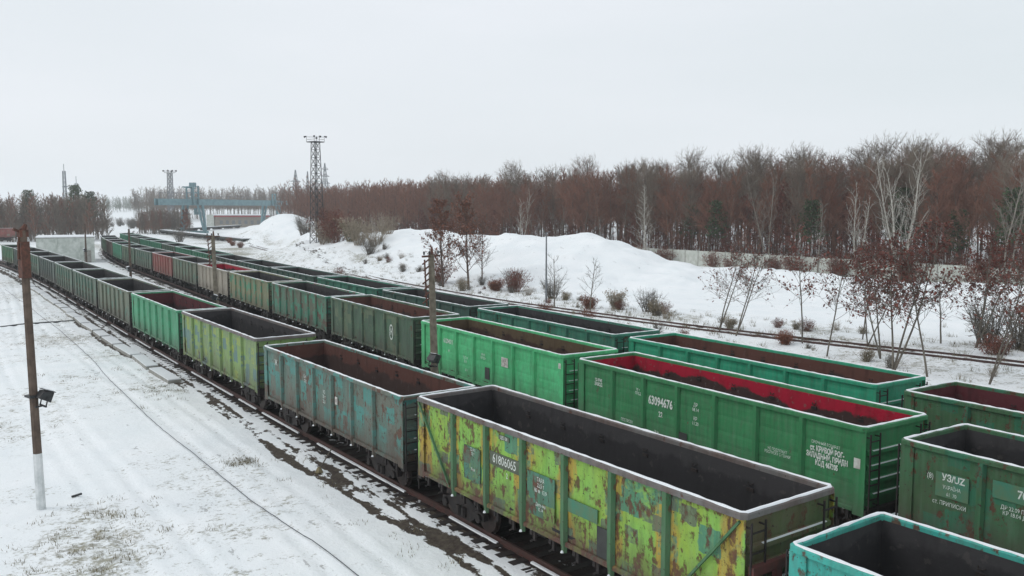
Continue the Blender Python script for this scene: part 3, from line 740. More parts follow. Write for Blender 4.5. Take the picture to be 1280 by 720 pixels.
panel(a1, 3.35, 2.1, .85, .95, PALE); L0(a1, '22,4 т\n70 т', 3.3, 2.45, .13); L0(a1, '76 м', 3.3, 1.95, .13)
panel(a1, .1, 2.05, 1.15, 1.1, PALE); L0(a1, 'ТАРА\n22,5 т\n80 м  13,9', .1, 2.3, .15); L0(a1, 'Депо 440\n12.14', .1, 1.75, .12)
panel(a1, -1.55, 2.15, 1.1, .33, TEALP); panel(a1, -2.3, 1.6, .42, .7, DOOR, 'hatch_plate')
a2 = WG['A', 2]
L0(a2, 'УЗ\n70 т\n22,1', -.1, 2.3, .2); L0(a2, 'Ж', 5.0, 2.9, .35, 1); L0(a2, 'Б 4 \nЭП', 1.75, 2.7, .22)
o_ = panel(a2, -1.2, 2.35, .2, .3, WPL, 'plate'); L0(a2, '0', -1.2, 2.35, .22, mat=REDIRON, x=-1.414)
b1 = WG['B', 1]
L0(b1, '63094676', 1.72, 2.62, .42, .74, bold=.012); L0(b1, '8', .98, 2.72, .24); L0(b1, '22', 1.7, 2.2, .26, bold=.005)
L0(b1, '70 т\nПРЕД', 2.9, 2.8, .14); L0(b1, '12-9745\nЗАВОД', 5.2, 2.75, .17, bold=.004); L0(b1, 'ПОСТРОЕН', 3.5, 1.62, .15); L0(b1, '79 м', 1.9, 1.55, .14)
L0(b1, 'ДР\n08.14', 0, 2.78, .17); L0(b1, 'КР\n11.20', 0, 2.32, .17)
L0(b1, 'НЕ ПОДЛЕЖИТ\nРОСПУСКУ С ГОРКИ', -3.45, 2.1, .12); L0(b1, 'ТО 12', -3.7, 1.5, .14)
L0(b1, 'СРОЧНЫЙ ВОЗВРАТ', -5.15, 2.72, .12); L0(b1, 'ст. КРИВОЙ РОГ-\nЗАПАДНЫЙ, ПРИДН\nКОД 467305', -5.2, 2.34, .21, .66, bold=.009)
panel(b1, -6.2, 2.45, .2, .28, WPL, 'plate', -1.436); panel(b1, .62, 1.5, .45, .62, DOOR, 'hatch_plate')
for y in (-5.9, -5.95):
    pass
b2 = WG['B', 2]
o_ = panel(b2, -1.9, 2.5, .55, .42, WPL, 'plate'); L0(b2, '8 70\n22', -1.9, 2.5, .17, mat=REDIRON, x=-1.414)
panel(b2, -.35, 1.75, .4, .55, DOOR, 'hatch_plate'); L0(b2, '61294011', 3.45, 2.75, .32, .8, bold=.006); L0(b2, '64', 3.4, 2.3, .2); L0(b2, '12,7 м\n70 т', 1.7, 2.1, .2); L0(b2, 'Д 11', 1.6, 1.6, .15)
L0(b2, 'УЗ', 5.2, 2.7, .3); L0(b2, 'КР 05\nПРИДН', 0, 2.5, .16); panel(b2, -6.2, 3.0, .16, .22, WPL, 'plate', -1.436)
b3 = WG['B', 3]
# round emblem
mb = MB(); ring = []
for r in (.34, .42):
    ring.append([(-1.4135, -2.6 - .87 + .0 + r * .62 * cos(q * pi / 16), 2.35 + r * 1.05 * sin(q * pi / 16)) for q in range(32)])
mb.add(ring[0] + ring[1], [(i, (i + 1) % 32, 32 + (i + 1) % 32, 32 + i) for i in range(32)]); mb.build('emblem', LETTER, b3); L0(b3, 'Ж', -3.47, 2.35, .55, .7, bold=.01)
b0 = WG['B', 0]
panel(b0, 5.05, 2.55, .85, .62, TEALP); L0(b0, 'УЗ/UZ', 5.02, 2.74, .24, .85, bold=.006); L0(b0, 'УКРАЇНА', 5.05, 2.5, .13); L0(b0, '61  70', 5.05, 2.33, .13); L0(b0, '(8)', 5.62, 2.7, .2); L0(b0, 'ст. ПРИПИСКИ', 5.1, 2.08, .15)
panel(b0, 3.4, 2.8, 1.3, .42, TEALP); L0(b0, '70т', 3.3, 2.8, .28, .85, bold=.006); L0(b0, 'ДР 22.09 ПРИДН\nКР 18.04 ДЕПО', 3.4, 2.35, .14); L0(b0, '76 м', 3.0, 1.9, .16)
# rust-red mid beam with snow on the near end of the lime wagon
mb = MB(); mb.box(-1.36, 1.34, -6.62, -6.5, 2.28, 2.46); q = mb.build('end_beam', REDIRON, a1); mb = MB(); mb.box(-.2, 1.2, -6.62, -6.52, 2.461, 2.49); mb.build('snow_line', SNOW, q)
for x in (-.55, .5):
    mb = MB(); mb.box(x - .09, x + .09, -6.6, -6.49, 1.2, 2.28); mb.build('end_post', REDIRON, a1)

# ------------------------------------------------------------------ poles
def floodlight(label, x, y, z, rz, parent_z=0):
    r = thing('floodlight', label, 'floodlight', (x, y, z), rz, 'floodlights strapped to the yard poles'); r.scale = (.8, .8, .8)
    T = Matrix.Rotation(radians(-22), 4, 'X')
    m = MB(); m.prism([(-.3, -.16), (-.18, .17), (.2, .2), (.2, -.22)], -.26, .26, 'x')
    m.v = [tuple(T @ Vector(v)) for v in m.v]; m.build('housing', DARKM, r)
    m = MB(); m.box(-.2, .2, .2, .215, -.17, .15, 0, T); m.build('lens', GLASSM, r)
    m = MB(); m.box(-.28, .28, -.2, .25, .205, .235, 0, T); m.build('visor', DARKM, r)
    m = MB(); m.bar((-.3, 0, 0), (-.3, -.1, -.4), .04); m.bar((.3, 0, 0), (.3, -.1, -.4), .04); m.bar((-.32, -.1, -.4), (.32, -.1, -.4), .06); m.bar((0, -.1, -.4), (0, -.4, -.42), .06); m.build('bracket', DARKM, r)
    m = MB(); m.box(-.2, .2, -.16, .18, .236, .262, 0, T); m.build('snow_cap', SNOW, r)
    return r
def pole(label, x, y, top, white=0, mat=POLEM, arm=True, lean=(0, 0), cage=False, r0=.2, r1=.125):
    zb = gz(x, y) - .15
    r = thing('utility_pole', label, 'pole', (x, y, zb), .35, 'utility poles between the tracks'); h = top - zb
    m = MB()
    def sec(a, b, e=0):
        P0 = []
        n = 12; nseg = max(2, int((b - a) / .6))
        for i in range(nseg + 1):
            z = a + (b - a) * i / nseg; rr = r0 + (r1 - r0) * z / h + e
            P0.append(((lean[0] * z / h, lean[1] * z / h, z), rr))
        return [p for p, _ in P0], [q for _, q in P0]
    p, q = sec(0, h); m.tube(p, q, 8); m.build('shaft', mat, r)
    if white:
        m = MB(); p, q = sec(.15, white - zb, .006); m.tube(p, q, 8); m.build('whitewash_band', WHITEW, r)
    tx, ty = lean
    if arm:
        m = MB(); m.bar((tx - .55, ty, h - .06), (tx + .55, ty, h - .06), .09, .08); m.tube([(tx + .05, ty, h), (tx + .05, ty, h + .35)], [.07, .035], 6)
        c = m.build('crossarm', RUSTM, r)
        for dx in (-.45, -.1, .45):
            m = MB(); m.tube([(tx + dx, ty, h), (tx + dx, ty, h + .12), (tx + dx, ty, h + .16)], [.03, .05, .03], 6); m.build('insulator', DARKM, c)
    if cage:
        m = MB()
        for i in range(7): m.bar((tx - .14, ty, h - .2 - i * .28), (tx - .5 + .06 * (i % 3), ty + .05, h - .3 - i * .28 - .1), .05)
        m.bar((tx - .42, ty, h - .2), (tx - .3, ty, h - 2.2), .05); m.build('cable_bracket', RUSTM, r)
    m = MB(); m.box(-r0 - .05 + tx * .45, r0 + .03 + tx * .45, -.2 + ty * .45, .2 + ty * .45, h * .42, h * .42 + .07); m.build('strap', DARKM, r)
    return r
pL = pole('tall brown pole with whitewashed base on the snowfield at the left', 2.4, 31.4, 8.75, white=1.55, arm=False, lean=(-.14, 0), r0=.145, r1=.12)
mb = MB(); h = 8.75 - gz(2.4, 31.4) + .15
mb.box(-.27, .0, -.1, .1, h - .2, h + .02); mb.bar((-.2, 0, h - .05), (-.42, 0, h + .05), .08); mb.tube([(-.14, 0, h), (-.04, 0, h + .2)], [.1, .05], 6)
mb.bar((-.3, .0, h - .9), (-.26, 0, h - .2), .05)
mb.build('rusty_cap', RUSTM, pL)
mb = MB(); mb.box(-.265, -.0, -.135, .135, h - 1.5, h - .35); mb.build('rust_sleeve', RUSTM, pL)
floodlight('black floodlight facing right, strapped low on the left brown pole', 2.66, 31.2, 3.45, radians(-75))
pole('mossy concrete pole with rusty crossarm in front of the bright green wagon', 18.0, 33.2, 7.45, mat=POLEG, lean=(-.25, 0), cage=True)
floodlight('snow topped floodlight strapped to the pole before the bright green wagon', 17.75, 32.9, 2.95, radians(-70))
pole('concrete pole with crossarm in front of the beige wagon', 16.6, 63.4, 7.5, mat=POLEG, lean=(-.2, 0), cage=True)
floodlight('floodlight strapped to the pole before the beige wagon', 16.35, 63.1, 3.1, radians(-110))
pole('thin dark pole in the gap between left and middle trains, third from the camera', 17.0, 99, 7.25, mat=POLEM, arm=False, r0=.16, r1=.1)
floodlight('small floodlight on the third pole between the trains', 16.75, 98.7, 3.1, radians(110))
pole('thin dark pole in front of the pale shed, farthest of the row', 19.4, 150, 7.0, mat=POLEM, arm=False, r0=.17, r1=.1)
floodlight('small floodlight on the pole in front of the pale shed', 19.15, 149.6, 3.0, radians(110))
# thin steel post by the mound
r = thing('steel_post', 'thin grey steel post at the foot of the big snow mound', 'post', (52.4, 72.6, gz(52.4, 72.6) - .1))
mb = MB(); mb.tube([(0, 0, 0), (0, 0, 7.3)], [.11, .07], 8); mb.build('shaft', GREYM, r); mb = MB(); mb.bar((-.1, 0, 7.3), (.5, 0, 7.45), .06); mb.build('arm', GREYM, r)

# ------------------------------------------------------------------ lattice towers
def lattice(mb, w0, w1, z0, z1, n, t=.09, legs=4):
    P_ = lambda i, z: ((w0 + (w1 - w0) * (z - z0) / (z1 - z0)) / 2 * (1 if i in (1, 2) else -1), (w0 + (w1 - w0) * (z - z0) / (z1 - z0)) / 2 * (1 if i in (2, 3) else -1), z)
    for i in range(4): mb.bar(P_(i, z0), P_(i, z1), t * 1.5)
    for k in range(n):
        a = z0 + (z1 - z0) * k / n; b = z0 + (z1 - z0) * (k + 1) / n
        for i in range(4):
            j = (i + 1) % 4
            mb.bar(P_(i, a), P_(j, b), t * .6); mb.bar(P_(j, a), P_(i, b), t * .6); mb.bar(P_(i, b), P_(j, b), t * .7)
def light_mast(label, x, y, top, w0, w1, rz=.3, sc=1.0, mat=DARKM):
    zb = gz(x, y) - .2; r = thing('lighting_mast', label, 'lighting mast', (x, y, zb), rz, 'lattice lighting masts'); h = top - zb
    mb = MB(); lattice(mb, w0, w1, 0, h - 1.2, 13, .11 * sc); mb.build('lattice_shaft', mat, r)
    mb = MB(); s = w1 * 1.05; mb.box(-s, s, -s, s, h - 1.3, h - 1.15); mb.build('platform', DARKM, r)
    mb = MB()
    for z in (h - .75, h - .3):
        for a, b in (((-s, -s), (s, -s)), ((s, -s), (s, s)), ((s, s), (-s, s)), ((-s, s), (-s, -s))): mb.bar((*a, z), (*b, z), .04 * sc)
    for a in ((-s, -s), (s, -s), (s, s), (-s, s)): mb.bar((*a, h - 1.2), (*a, h - .3), .05 * sc)
    mb.build('railing', mat, r)
    for a in ((-s, -s), (0, -s), (s, -s), (-s, s), (s, s)):
        mb = MB(); mb.tube([(a[0], a[1], h - .2), (a[0] * 1.25, a[1] * 1.3, h - .32)], [.12 * sc, .26 * sc], 8); mb.bar((a[0], a[1], h - 1.2), (a[0], a[1], h - .1), .06 * sc); mb.build('lamp', DARKM, r)
    return r
light_mast('tall dark lattice lighting mast beside the brown shrubs', 59.6, 156, 22.9, 1.95, 1.1, sc=.75)
light_mast('small far lattice lighting mast rising behind the crane', 95, 441, 27.5, 2.2, 1.7, sc=1.8, mat=GREYM)
HAZEM = plain('distant_galvanised_steel', (.16, .18, .2, 1), (.12, .14, .15, 1), 2, .7)
def pylon(label, x, y, top, w, arms=2, sc=3):
    r = thing('power_pylon', label, 'pylon', (x, y, 0), .4, 'power pylons on the skyline')
    mb = MB(); lattice(mb, w, w * .3, 0, top * .75, 7, .1 * sc); lattice(mb, w * .3, .3, top * .75, top, 3, .08 * sc); mb.build('lattice_shaft', HAZEM, r)
    for i in range(arms):
        z = top * (.66 + .12 * i); mb = MB(); a = w * (.75 - .12 * i); mb.bar((-a, 0, z), (a, 0, z), .12 * sc); mb.bar((-a, 0, z), (0, 0, z + 1.6), .07 * sc); mb.bar((a, 0, z), (0, 0, z + 1.6), .07 * sc); mb.build('crossarm', HAZEM, r)
    return r
pylon('power pylon on the skyline left of the dark lighting mast', 204, 572, 35, 7, 2)
pylon('slender pylon on the skyline just left of the dark lighting mast', 211, 568, 34, 3, 1, 2.2)
pylon('tallest power pylon on the skyline right of the dark lighting mast', 221, 562, 39.5, 6, 3)
for lab, x, y, top, sc in (('tallest thin mast above the left grove', 62.6, 558, 34.5, 1.9), ('shorter thin mast above the left grove', 68.3, 555, 27.5, 1.6)):
    r = thing('radio_mast', lab, 'mast', (x, y, 0), .2, 'thin masts above the left grove')
    mb = MB(); lattice(mb, 1.9, 1.2, 0, top - 4, 12, .09 * sc); mb.bar((0, 0, top - 4), (0, 0, top), .25); mb.build('lattice_shaft', HAZEM, r)
    mb = MB(); mb.box(-1, 1, -1, 1, top * .62, top * .62 + .5); mb.build('platform', HAZEM, r)

# ------------------------------------------------------------------ gantry crane
CX, CY = 84, 352
cr_ = thing('gantry_crane', 'blue gantry crane spanning the far yard', 'gantry crane', (CX, CY, -.3), 0)
ca = math.atan2(392 - 352, 128 - 84); ux, uy = cos(ca), sin(ca); SP = math.hypot(44, 40)
TM = Matrix.Rotation(ca, 4, 'Z')
cr_.rotation_euler = (0, 0, ca)
mb = MB(); mb.box(-22, SP + 13, -1.1, -.6, 10.8, 13.2); mb.box(-22, SP + 13, .6, 1.1, 10.8, 13.2); mb.build('main_girder', BLUEM, cr_)
mb = MB()
for k in range(17):
    x = -22 + k * 5; mb.bar((x, -1.3, 13.2), (x, -1.3, 15.6 if k < 6 else 14.6), .12)
mb.bar((-22, -1.3, 15.5), (6, -1.3, 15.5), .14); mb.bar((6, -1.3, 14.5), (SP + 5, -1.3, 14.5), .1); mb.bar((-22, -1.3, 13.3), (-22, -1.3, 15.6), .2); mb.build('railing', GREYM, cr_)
for x in (0, SP):
    for sy in (-1, 1):
        mb = MB(); mb.bar((x - 1.6, sy * 3.2, 11), (x - .5, sy * 5, .3), .8, .8); mb.bar((x + 1.6, sy * 3.2, 11), (x + .5, sy * 5, .3), .8, .8); mb.bar((x - 1.2, sy * 3.9, 7), (x + 1.2, sy * 3.9, 7), .4)
        mb.build('leg', BLUEM, cr_)
    mb = MB(); mb.box(x - 1, x + 1, -6, 6, 0, .9); mb.build('travel_beam', BLUEM, cr_)
mb = MB()
for s in (-1.6, 1.6):
    mb.bar((s, -1.5, 11), (s, -1.5, 18.4 if True else 17), .5); mb.bar((s, 1.5, 11), (s, 1.5, 18), .5)
for z in (13.5, 15.5, 17.8): mb.box(-1.8, 1.8, -1.8, 1.8, z, z + .35)
mb.bar((-6, 0, 17.8), (1.8, 0, 17.4), .5); mb.box(-.6, 1.2, -1, 1, 18, 19.6); mb.build('trolley_tower', BLUEM, cr_)
mb = MB()
for s in (-1.4, 1.4):
    mb.bar((SP + s, -1.5, 11), (SP + s * .9, -1.5, 16), .45)
mb.bar((SP - 1.4, -1.5, 16), (SP + 1.4, -1.5, 16), .4); mb.bar((SP - 1.4, -1.5, 13.6), (SP + 1.4, -1.5, 13.6), .4); mb.build('end_frame', BLUEM, cr_)
mb = MB(); mb.box(-1.4, 1.8, -2.6, -1.3, 7.2, 9.6); c_ = mb.build('cab', BLUEM, cr_); mb = MB(); mb.box(-1.1, 1.5, -2.62, -2.603, 8.2, 9.2); mb.build('window', GLASSM, c_)

# long low building behind the crane
bd = thing('yard_building', 'long low brick building with snowy roof and red eaves behind the crane', 'building', (113.5, 430, -.3), -.6)
mb = MB(); mb.box(-1, 23, 0, 8, 0, 5.4); mb.build('wall', BRICK, bd)
mb = MB(); mb.box(-1.2, 23.3, -.6, 8.4, 5.4, 6.2); mb.build('fascia', REDP, bd)
mb = MB(); mb.box(-1.4, 23.5, -.8, 8.6, 6.2, 6.7); mb.build('snow_roof', SNOW, bd)
mb = MB(); mb.box(-4.8, -1.25, -.4, 7, 0, 6.6); mb.build('annex', CONCW, bd)
for k in range(7):
    mb = MB(); x = 1.5 + k * 3; mb.box(x, x + 1.5, -.05, -.004, 2, 3.8); f_ = mb.build('window', GREYM, bd)
# pale shed between the tracks
sh = thing('pale_shed', 'pale weathered concrete shed with snowy roof between the trains', 'shed', (14.4, 172, gz(15, 172) - .2), -.12)
SHEDM = plain('stained_render', (.62, .65, .61, 1), (.42, .46, .42, 1), 1.3, .9)
mb = MB(); mb.box(0, 9.2, 0, 12, 0, 4.6); mb.build('wall', SHEDM, sh)
mb = MB(); mb.box(-.05, 9.25, -.05, 12.1, 4.6, 4.72); mb.build('roof', CONC, sh); mb = MB(); mb.box(-.04, 9.2, -.04, 12.08, 4.721, 4.86); mb.build('snow_layer', SNOW, sh)
for x in (1.2, 3.0, 4.8, 6.6):
    mb = MB(); mb.box(x, x + .25, -.12, -.003, .2, 4.6); mb.build('pilaster', SHEDM, sh)
mb = MB(); mb.box(7.4, 8.6, -.05, -.004, .2, 2.4); mb.build('door', CONC, sh)
mb = MB(); mb.prism([(-1.2, 0), (1.0, 0), (1.0, .8), (-.1, 1.5), (-1.2, .9)], 2, 5, 'y'); o_ = mb.build('snow_heap', SNOW, None, (14.8, 171, 4.3)); o_.parent = sh; o_.location = (.4, -1, 4.9)
bpy.data.objects.remove(o_)

# ------------------------------------------------------------------ concrete fence along the forest
fc = thing('concrete_fence', 'pale concrete panel fence along the foot of the forest', 'fence', (104, 20, 0))
Yf = 38.0; k = 0
while Yf < 268:
    xf = 104.5 + 2.0 * sin(Yf / 60); x2 = 104.5 + 2.0 * sin((Yf + 3) / 60); z = gz(xf, Yf) if Yf < 80 else -.3
    z = -.45
    a = math.atan2(x2 - xf, 3)
    T = Matrix.Translation((xf - 104, Yf - 20, z)) @ Matrix.Rotation(-a, 4, 'Z')
    mb = MB(); mb.box(-.07, .07, 0, 2.84, 0, 2.75, 0, T)
    for q in range(4): mb.box(-.1, -.069, .25 + q * .62, .7 + q * .62, .35, 2.45, 0, T)
    mb.build('panel', CONCW, fc)
    mb = MB(); mb.box(-.11, .11, 2.842, 2.998, 0, 2.95, 0, T); mb.build('post', CONC, fc)
    Yf += 3; k += 1

# ------------------------------------------------------------------ duct slabs, cable, pipe and other small things on the snow
rs = random.Random(5)
y = 50.0; i = 0
NTH = 'first second third fourth fifth sixth seventh eighth ninth tenth eleventh twelfth thirteenth fourteenth fifteenth sixteenth seventeenth eighteenth nineteenth twentieth'.split()
while y < 122:
    L = rs.uniform(3.2, 5.2); xc = float(np.interp(y, CURVES['A'][:, 1], CURVES['A'][:, 0])) - 2.5 + rs.uniform(-.08, .08)
    r = thing('duct_slab', 'snow covered concrete duct slab beside the left train, %s from the camera' % NTH[i], 'concrete slab', (xc, y + L / 2, gz(xc, y + L / 2) + .02), .02 + rs.uniform(-.03, .03), 'snowy duct slabs beside the left train')
    mb = MB(); mb.box(-.36, .36, -L / 2, L / 2, -.1, .16); mb.build('slab', CONC, r)
    mb = MB(); mb.box(-.33, .35, -L / 2 + .04, L / 2 - .05, .161, .215); mb.build('snow_layer', SNOW, r)
    y += L + rs.uniform(.25, .7); i += 1
C = catmull([(6.5, 120), (7.3, 95), (7.8, 75), (7.9, 64.4), (7.8, 52), (7.8, 41.8), (8.1, 33.5), (8.3, 27.8), (8.7, 23.1), (9.0, 18), (9.4, 12)], .5)
mb = MB(); mb.tube([(x, y, gz(x, y) + .04) for x, y in C], .013, 5)
CABLE = plain('blue_black_cable', (.05, .05, .075, 1), (.03, .03, .04, 1), 3, .5)
tag(mb.build('cable', CABLE), 'thin dark cable lying across the snowfield', 'cable')
mb = MB(); pp = [(3.0, 81.2), (5.8, 82.4), (8.4, 82.6), (10.0, 82.8)]; mb.tube([(x, y, gz(x, y) + .03) for x, y in pp], .07, 8)
tag(mb.build('pipe', DARKM), 'dark pipe lying across the snow towards the duct slabs', 'pipe')
# small stick with a clump by the track edge
r = thing('wooden_stake', 'short leaning stake at the edge of the soil strip', 'stake', (11.8, 30.2, gz(11.8, 30.2)))
mb = MB(); mb.bar((-.5, -.3, .05), (.45, .7, .55), .035); mb.build('stick', BARKG, r); mb = MB(); mb.tube([(-.5, -.3, -.05), (-.48, -.28, .16)], [.16, .06], 7); mb.build('root_clod', GRASS, r)
mb = MB(); mb.bar((0, 0, .06), (.32, .1, .08), .06)
o_ = mb.build('wood_scrap', DARKM, None, (3.35, 31.9, gz(3.35, 31.9))); tag(o_, 'small dark wood scrap beside the whitewashed pole base', 'wood scrap')

# ------------------------------------------------------------------ flat wagons in the far yard
def flat_wagon(x, y, a, label, mat):
    r = thing('flat_wagon', label, 'flat wagon', (x, y, 0), -a, 'empty flat wagons in the far yard')
    mb = MB(); mb.box(-1.5, 1.5, -6.9, 6.9, 1.0, 1.32); mb.build('deck', mat, r)
    mb = MB(); mb.box(-1.35, 1.35, -6.8, 6.7, 1.321, 1.42); mb.build('snow_layer', SNOW, r)
    for yb in (-4.6, 4.6):
        mb = MB(); mb.box(-1.1, 1.1, yb - 1.1, yb + 1.1, .45, .9); b_ = mb.build('bogie', METAL, r)
        for dy in (-.9, .9):
            mb = MB(); mb.tube([(-.8, yb + dy, .47), (.8, yb + dy, .47)], .47, 12); mb.build('wheelset', WHEEL, b_)
    mb = MB(); mb.prism([(-5.5, 1.0), (-2, .6), (2, .6), (5.5, 1.0)], -1.2, 1.2, 'x'); mb.build('sill', mat, r)
DG = plain('dark_green_grey_deck', (.06, .075, .07, 1), (.04, .045, .045, 1), 2, .8)
for i in range(8):
    flat_wagon(69.2 + .25 * i, 238 + i * 14.4, .02, '%s flat wagon from the camera on the track left of the far snow heap' % NTH[i], DG)
for i in range(5):
    flat_wagon(84 + i * 8.2, 366 + i * 11.8, .62, 'pale flat wagon under the crane, %s from the left' % NTH[i], DG)

# ------------------------------------------------------------------ trees
def rot_about(v, axis, a):
    axis = axis / np.linalg.norm(axis); return v * cos(a) + np.cross(axis, v) * sin(a) + axis * np.dot(axis, v) * (1 - cos(a))
class TB:
    def __init__(s): s.V = []; s.F = []; s.M = []; s.n = 0
    def seg(s, pts, rad, k=3, m=0):
        pts = np.asarray(pts); 
        for i, p in enumerate(pts):
            t = pts[min(i + 1, len(pts) - 1)] - pts[max(i - 1, 0)]; t = t / (np.linalg.norm(t) + 1e-9)
            a = np.cross(t, (0, 0, 1) if abs(t[2]) < .9 else (1, 0, 0)); a /= np.linalg.norm(a); c = np.cross(t, a)
            for j in range(k):
                q = 2 * pi * j / k; s.V.append(p + (a * cos(q) + c * sin(q)) * rad[i])
        for i in range(len(pts) - 1):
            for j in range(k):
                j2 = (j + 1) % k; b = s.n; s.F.append((b + i * k + j, b + i * k + j2, b + (i + 1) * k + j2, b + (i + 1) * k + j)); s.M.append(m)
        s.n += len(pts) * k
    def leaf(s, p, r, sz, m=0):
        a = np.array([r.gauss(0, 1) for _ in range(3)]); a /= np.linalg.norm(a) + 1e-9; b = np.cross(a, (r.random(), .3, 1)); b /= np.linalg.norm(b) + 1e-9
        for da, db in ((-1, -.6), (1, -.6), (1, .6), (-1, .6)): s.V.append(p + a * da * sz + b * db * sz)
        s.F.append((s.n, s.n + 1, s.n + 2, s.n + 3)); s.M.append(m); s.n += 4
    def mesh(s, name, mats): return np_mesh(name, s.V, s.F, mats, s.M if len(mats) > 1 else None)
def wob(r, p0, d, L, n, bend=.12, up=.0):
    pts = [np.array(p0, float)]; d = np.array(d, float)
    for i in range(n):
        d = d + np.array([r.gauss(0, bend), r.gauss(0, bend), r.gauss(0, bend * .6) + up]); d /= np.linalg.norm(d); pts.append(pts[-1] + d * L / n)
    return pts, d
def bare_tree(seed, H, clear=.45, r0=.16, nb=22, ang=(35, 60), blen=.26, tw=.02, sub=6, tips=4, fork=1, lean=.03, shape=None, leaves=0, up=.06, leafsz=.09):
    r = random.Random(seed); T = TB(); Cc = TB()
    stems = []
    for f in range(fork):
        a = r.uniform(0, 6.28); d = np.array([cos(a) * (lean + .22 * (fork > 1)), sin(a) * (lean + .22 * (fork > 1)), 1]); d /= np.linalg.norm(d)
        Hs = H * r.uniform(.8, 1) if f else H
        pts, _ = wob(r, (0, 0, 0), d, Hs, 9, .035, .05)
        rad = [r0 * (1 - .86 * (i / 9)) + .01 for i in range(10)]; T.seg(pts, rad, 6); stems.append((pts, rad, Hs))
    for pts, rad, Hs in stems:
        for i in range(nb):
            t = clear + (1 - clear) * (i + r.random()) / nb; q = t * 9; k = min(int(q), 8); p = pts[k] * (1 - (q - k)) + pts[k + 1] * (q - k)
            az = i * 2.4 + r.uniform(-.4, .4); el = radians(90 - r.uniform(*ang)); sh = shape(t) if shape else (1.15 - .75 * (t - clear) / (1 - clear))
            L = Hs * blen * sh * r.uniform(.7, 1.2); d = (cos(az) * cos(el), sin(az) * cos(el), sin(el))
            bp, _ = wob(r, p, d, L, 4, .1, up); rb = max(tw * 1.3, rad[k] * .38); Cc.seg(bp, [rb * (1 - .7 * j / 4) for j in range(5)], 3)
            for s_ in range(sub):
                u = .3 + .7 * (s_ + r.random()) / sub; kk = min(int(u * 4), 3); pp = bp[kk] * (1 - (u * 4 - kk)) + bp[kk + 1] * (u * 4 - kk)
                dd = (bp[kk + 1] - bp[kk]); dd /= np.linalg.norm(dd); dd = dd + np.array([r.gauss(0, .55), r.gauss(0, .55), r.gauss(.1, .4)]); dd /= np.linalg.norm(dd)
                sp, _ = wob(r, pp, dd, L * r.uniform(.28, .5), 2, .12, up); Cc.seg(sp, [tw * 1.0, tw * .75, tw * .4], 3)
                for q_ in range(tips):
                    e = sp[1 + (q_ % 2)]; d3 = dd + np.array([r.gauss(0, .6), r.gauss(0, .6), r.gauss(.15, .45)]); d3 /= np.linalg.norm(d3)
                    e2 = e + d3 * L * r.uniform(.12, .26); Cc.seg([e, e2], [tw * .6, tw * .3], 3)
                    for _ in range(leaves):
                        Cc.leaf(e + (e2 - e) * r.random() + np.array([r.gauss(0, .1) for _ in range(3)]), r, leafsz * r.uniform(.6, 1.3), 1)
    return T, Cc
def pine(seed, H):
    r = random.Random(seed); T = TB(); Cc = TB(); pts, _ = wob(r, (0, 0, 0), (0, 0, 1), H, 9, .02, .05); rad = [.17 * (1 - .85 * i / 9) + .01 for i in range(10)]; T.seg(pts, rad, 6)
    for i in range(60):
        t = .42 + .56 * (i + r.random()) / 60; q = t * 9; k = min(int(q), 8); p = pts[k] * (1 - (q - k)) + pts[k + 1] * (q - k); az = i * 2.4; L = H * .2 * (1.2 - t) * 1.3 * r.uniform(.6, 1.2) + .4
        bp, _ = wob(r, p, (cos(az), sin(az), .15), L, 3, .1, .04); Cc.seg(bp, [.04, .03, .02, .01], 3, 0)
        for _ in range(30):
            u = .25 + .75 * r.random(); kk = min(int(u * 3), 2); e = bp[kk] * (1 - (u * 3 - kk)) + bp[kk + 1] * (u * 3 - kk)
            Cc.leaf(e + np.array([r.gauss(0, .22), r.gauss(0, .22), r.gauss(0, .16)]), r, r.uniform(.08, .2), 1)
    return T, Cc
def meshes(tc, tm, cm): return tc[0].mesh('trunk', [tm]), tc[1].mesh('crown', cm)
def place(mm, name, label, x, y, group, sc=1.0, rz=0, z=None, tilt=(0, 0)):
    r = thing(name, label, 'tree' if 'shrub' not in name else 'shrub', (x, y, (gz(x, y) if z is None else z) - .1), rz, group); r.scale = (sc, sc, sc); r.rotation_euler = (tilt[0], tilt[1], rz)
    link('trunk' if 'shrub' not in name else 'stems', mm[0], r); link('crown' if 'shrub' not in name else 'foliage', mm[1], r); return r
FV = []
for i in range(7):
    FV.append(meshes(bare_tree(100 + i, (17.5, 18.5, 16, 15, 18, 19.5, 14.5)[i], clear=RND.uniform(.22, .36), nb=30, tw=.027, sub=9, tips=7, blen=(.2, .16, .22, .24, .18, .15, .25)[i], ang=((25, 60), (15, 40), (35, 75))[i % 3], r0=.13, shape=(lambda t: .75 + 1.0 * sin(pi * min(1, max(0, (t - .2) / .85)))) if i % 2 else None), BARK if i % 3 else BARKG, [(TWIG, TWIGG, TWIG, TWIGR, TWIG, TWIGG, TWIGR)[i]]))
RV = [meshes(bare_tree(120 + i, 14, clear=.3, nb=24, tw=.03, sub=6, tips=4, blen=.2, ang=(25, 55), leaves=2, leafsz=.13), BARK, [TWIG, LEAF]) for i in range(2)]
PV = [meshes(pine(130 + i, 13), BARK, [BARK, NEEDLE]) for i in range(2)]
LOD = []
for i in range(4):
    T, Cc = bare_tree(140 + i, 17.5, clear=.26, nb=20, tw=.06, sub=5, tips=2, blen=.19, ang=(25, 60), r0=.14); LOD.append((np.array(T.V), np.array(T.F), np.array(Cc.V), np.array(Cc.F)))
r = random.Random(12); cand = []
for iy in range(135):
    for ix in range(13):
        y = 40 + iy * 3.4 + r.uniform(-1.5, 1.5); x = 108.5 + 2 * sin(y / 60) + ix * 4.1 + r.uniform(-1.7, 1.7)
        if y / x < .48: continue
        if y > 320: x += (y - 320) * 1.7
        cand.append((x * .553 + y * .833 + ix * 7, x, y))
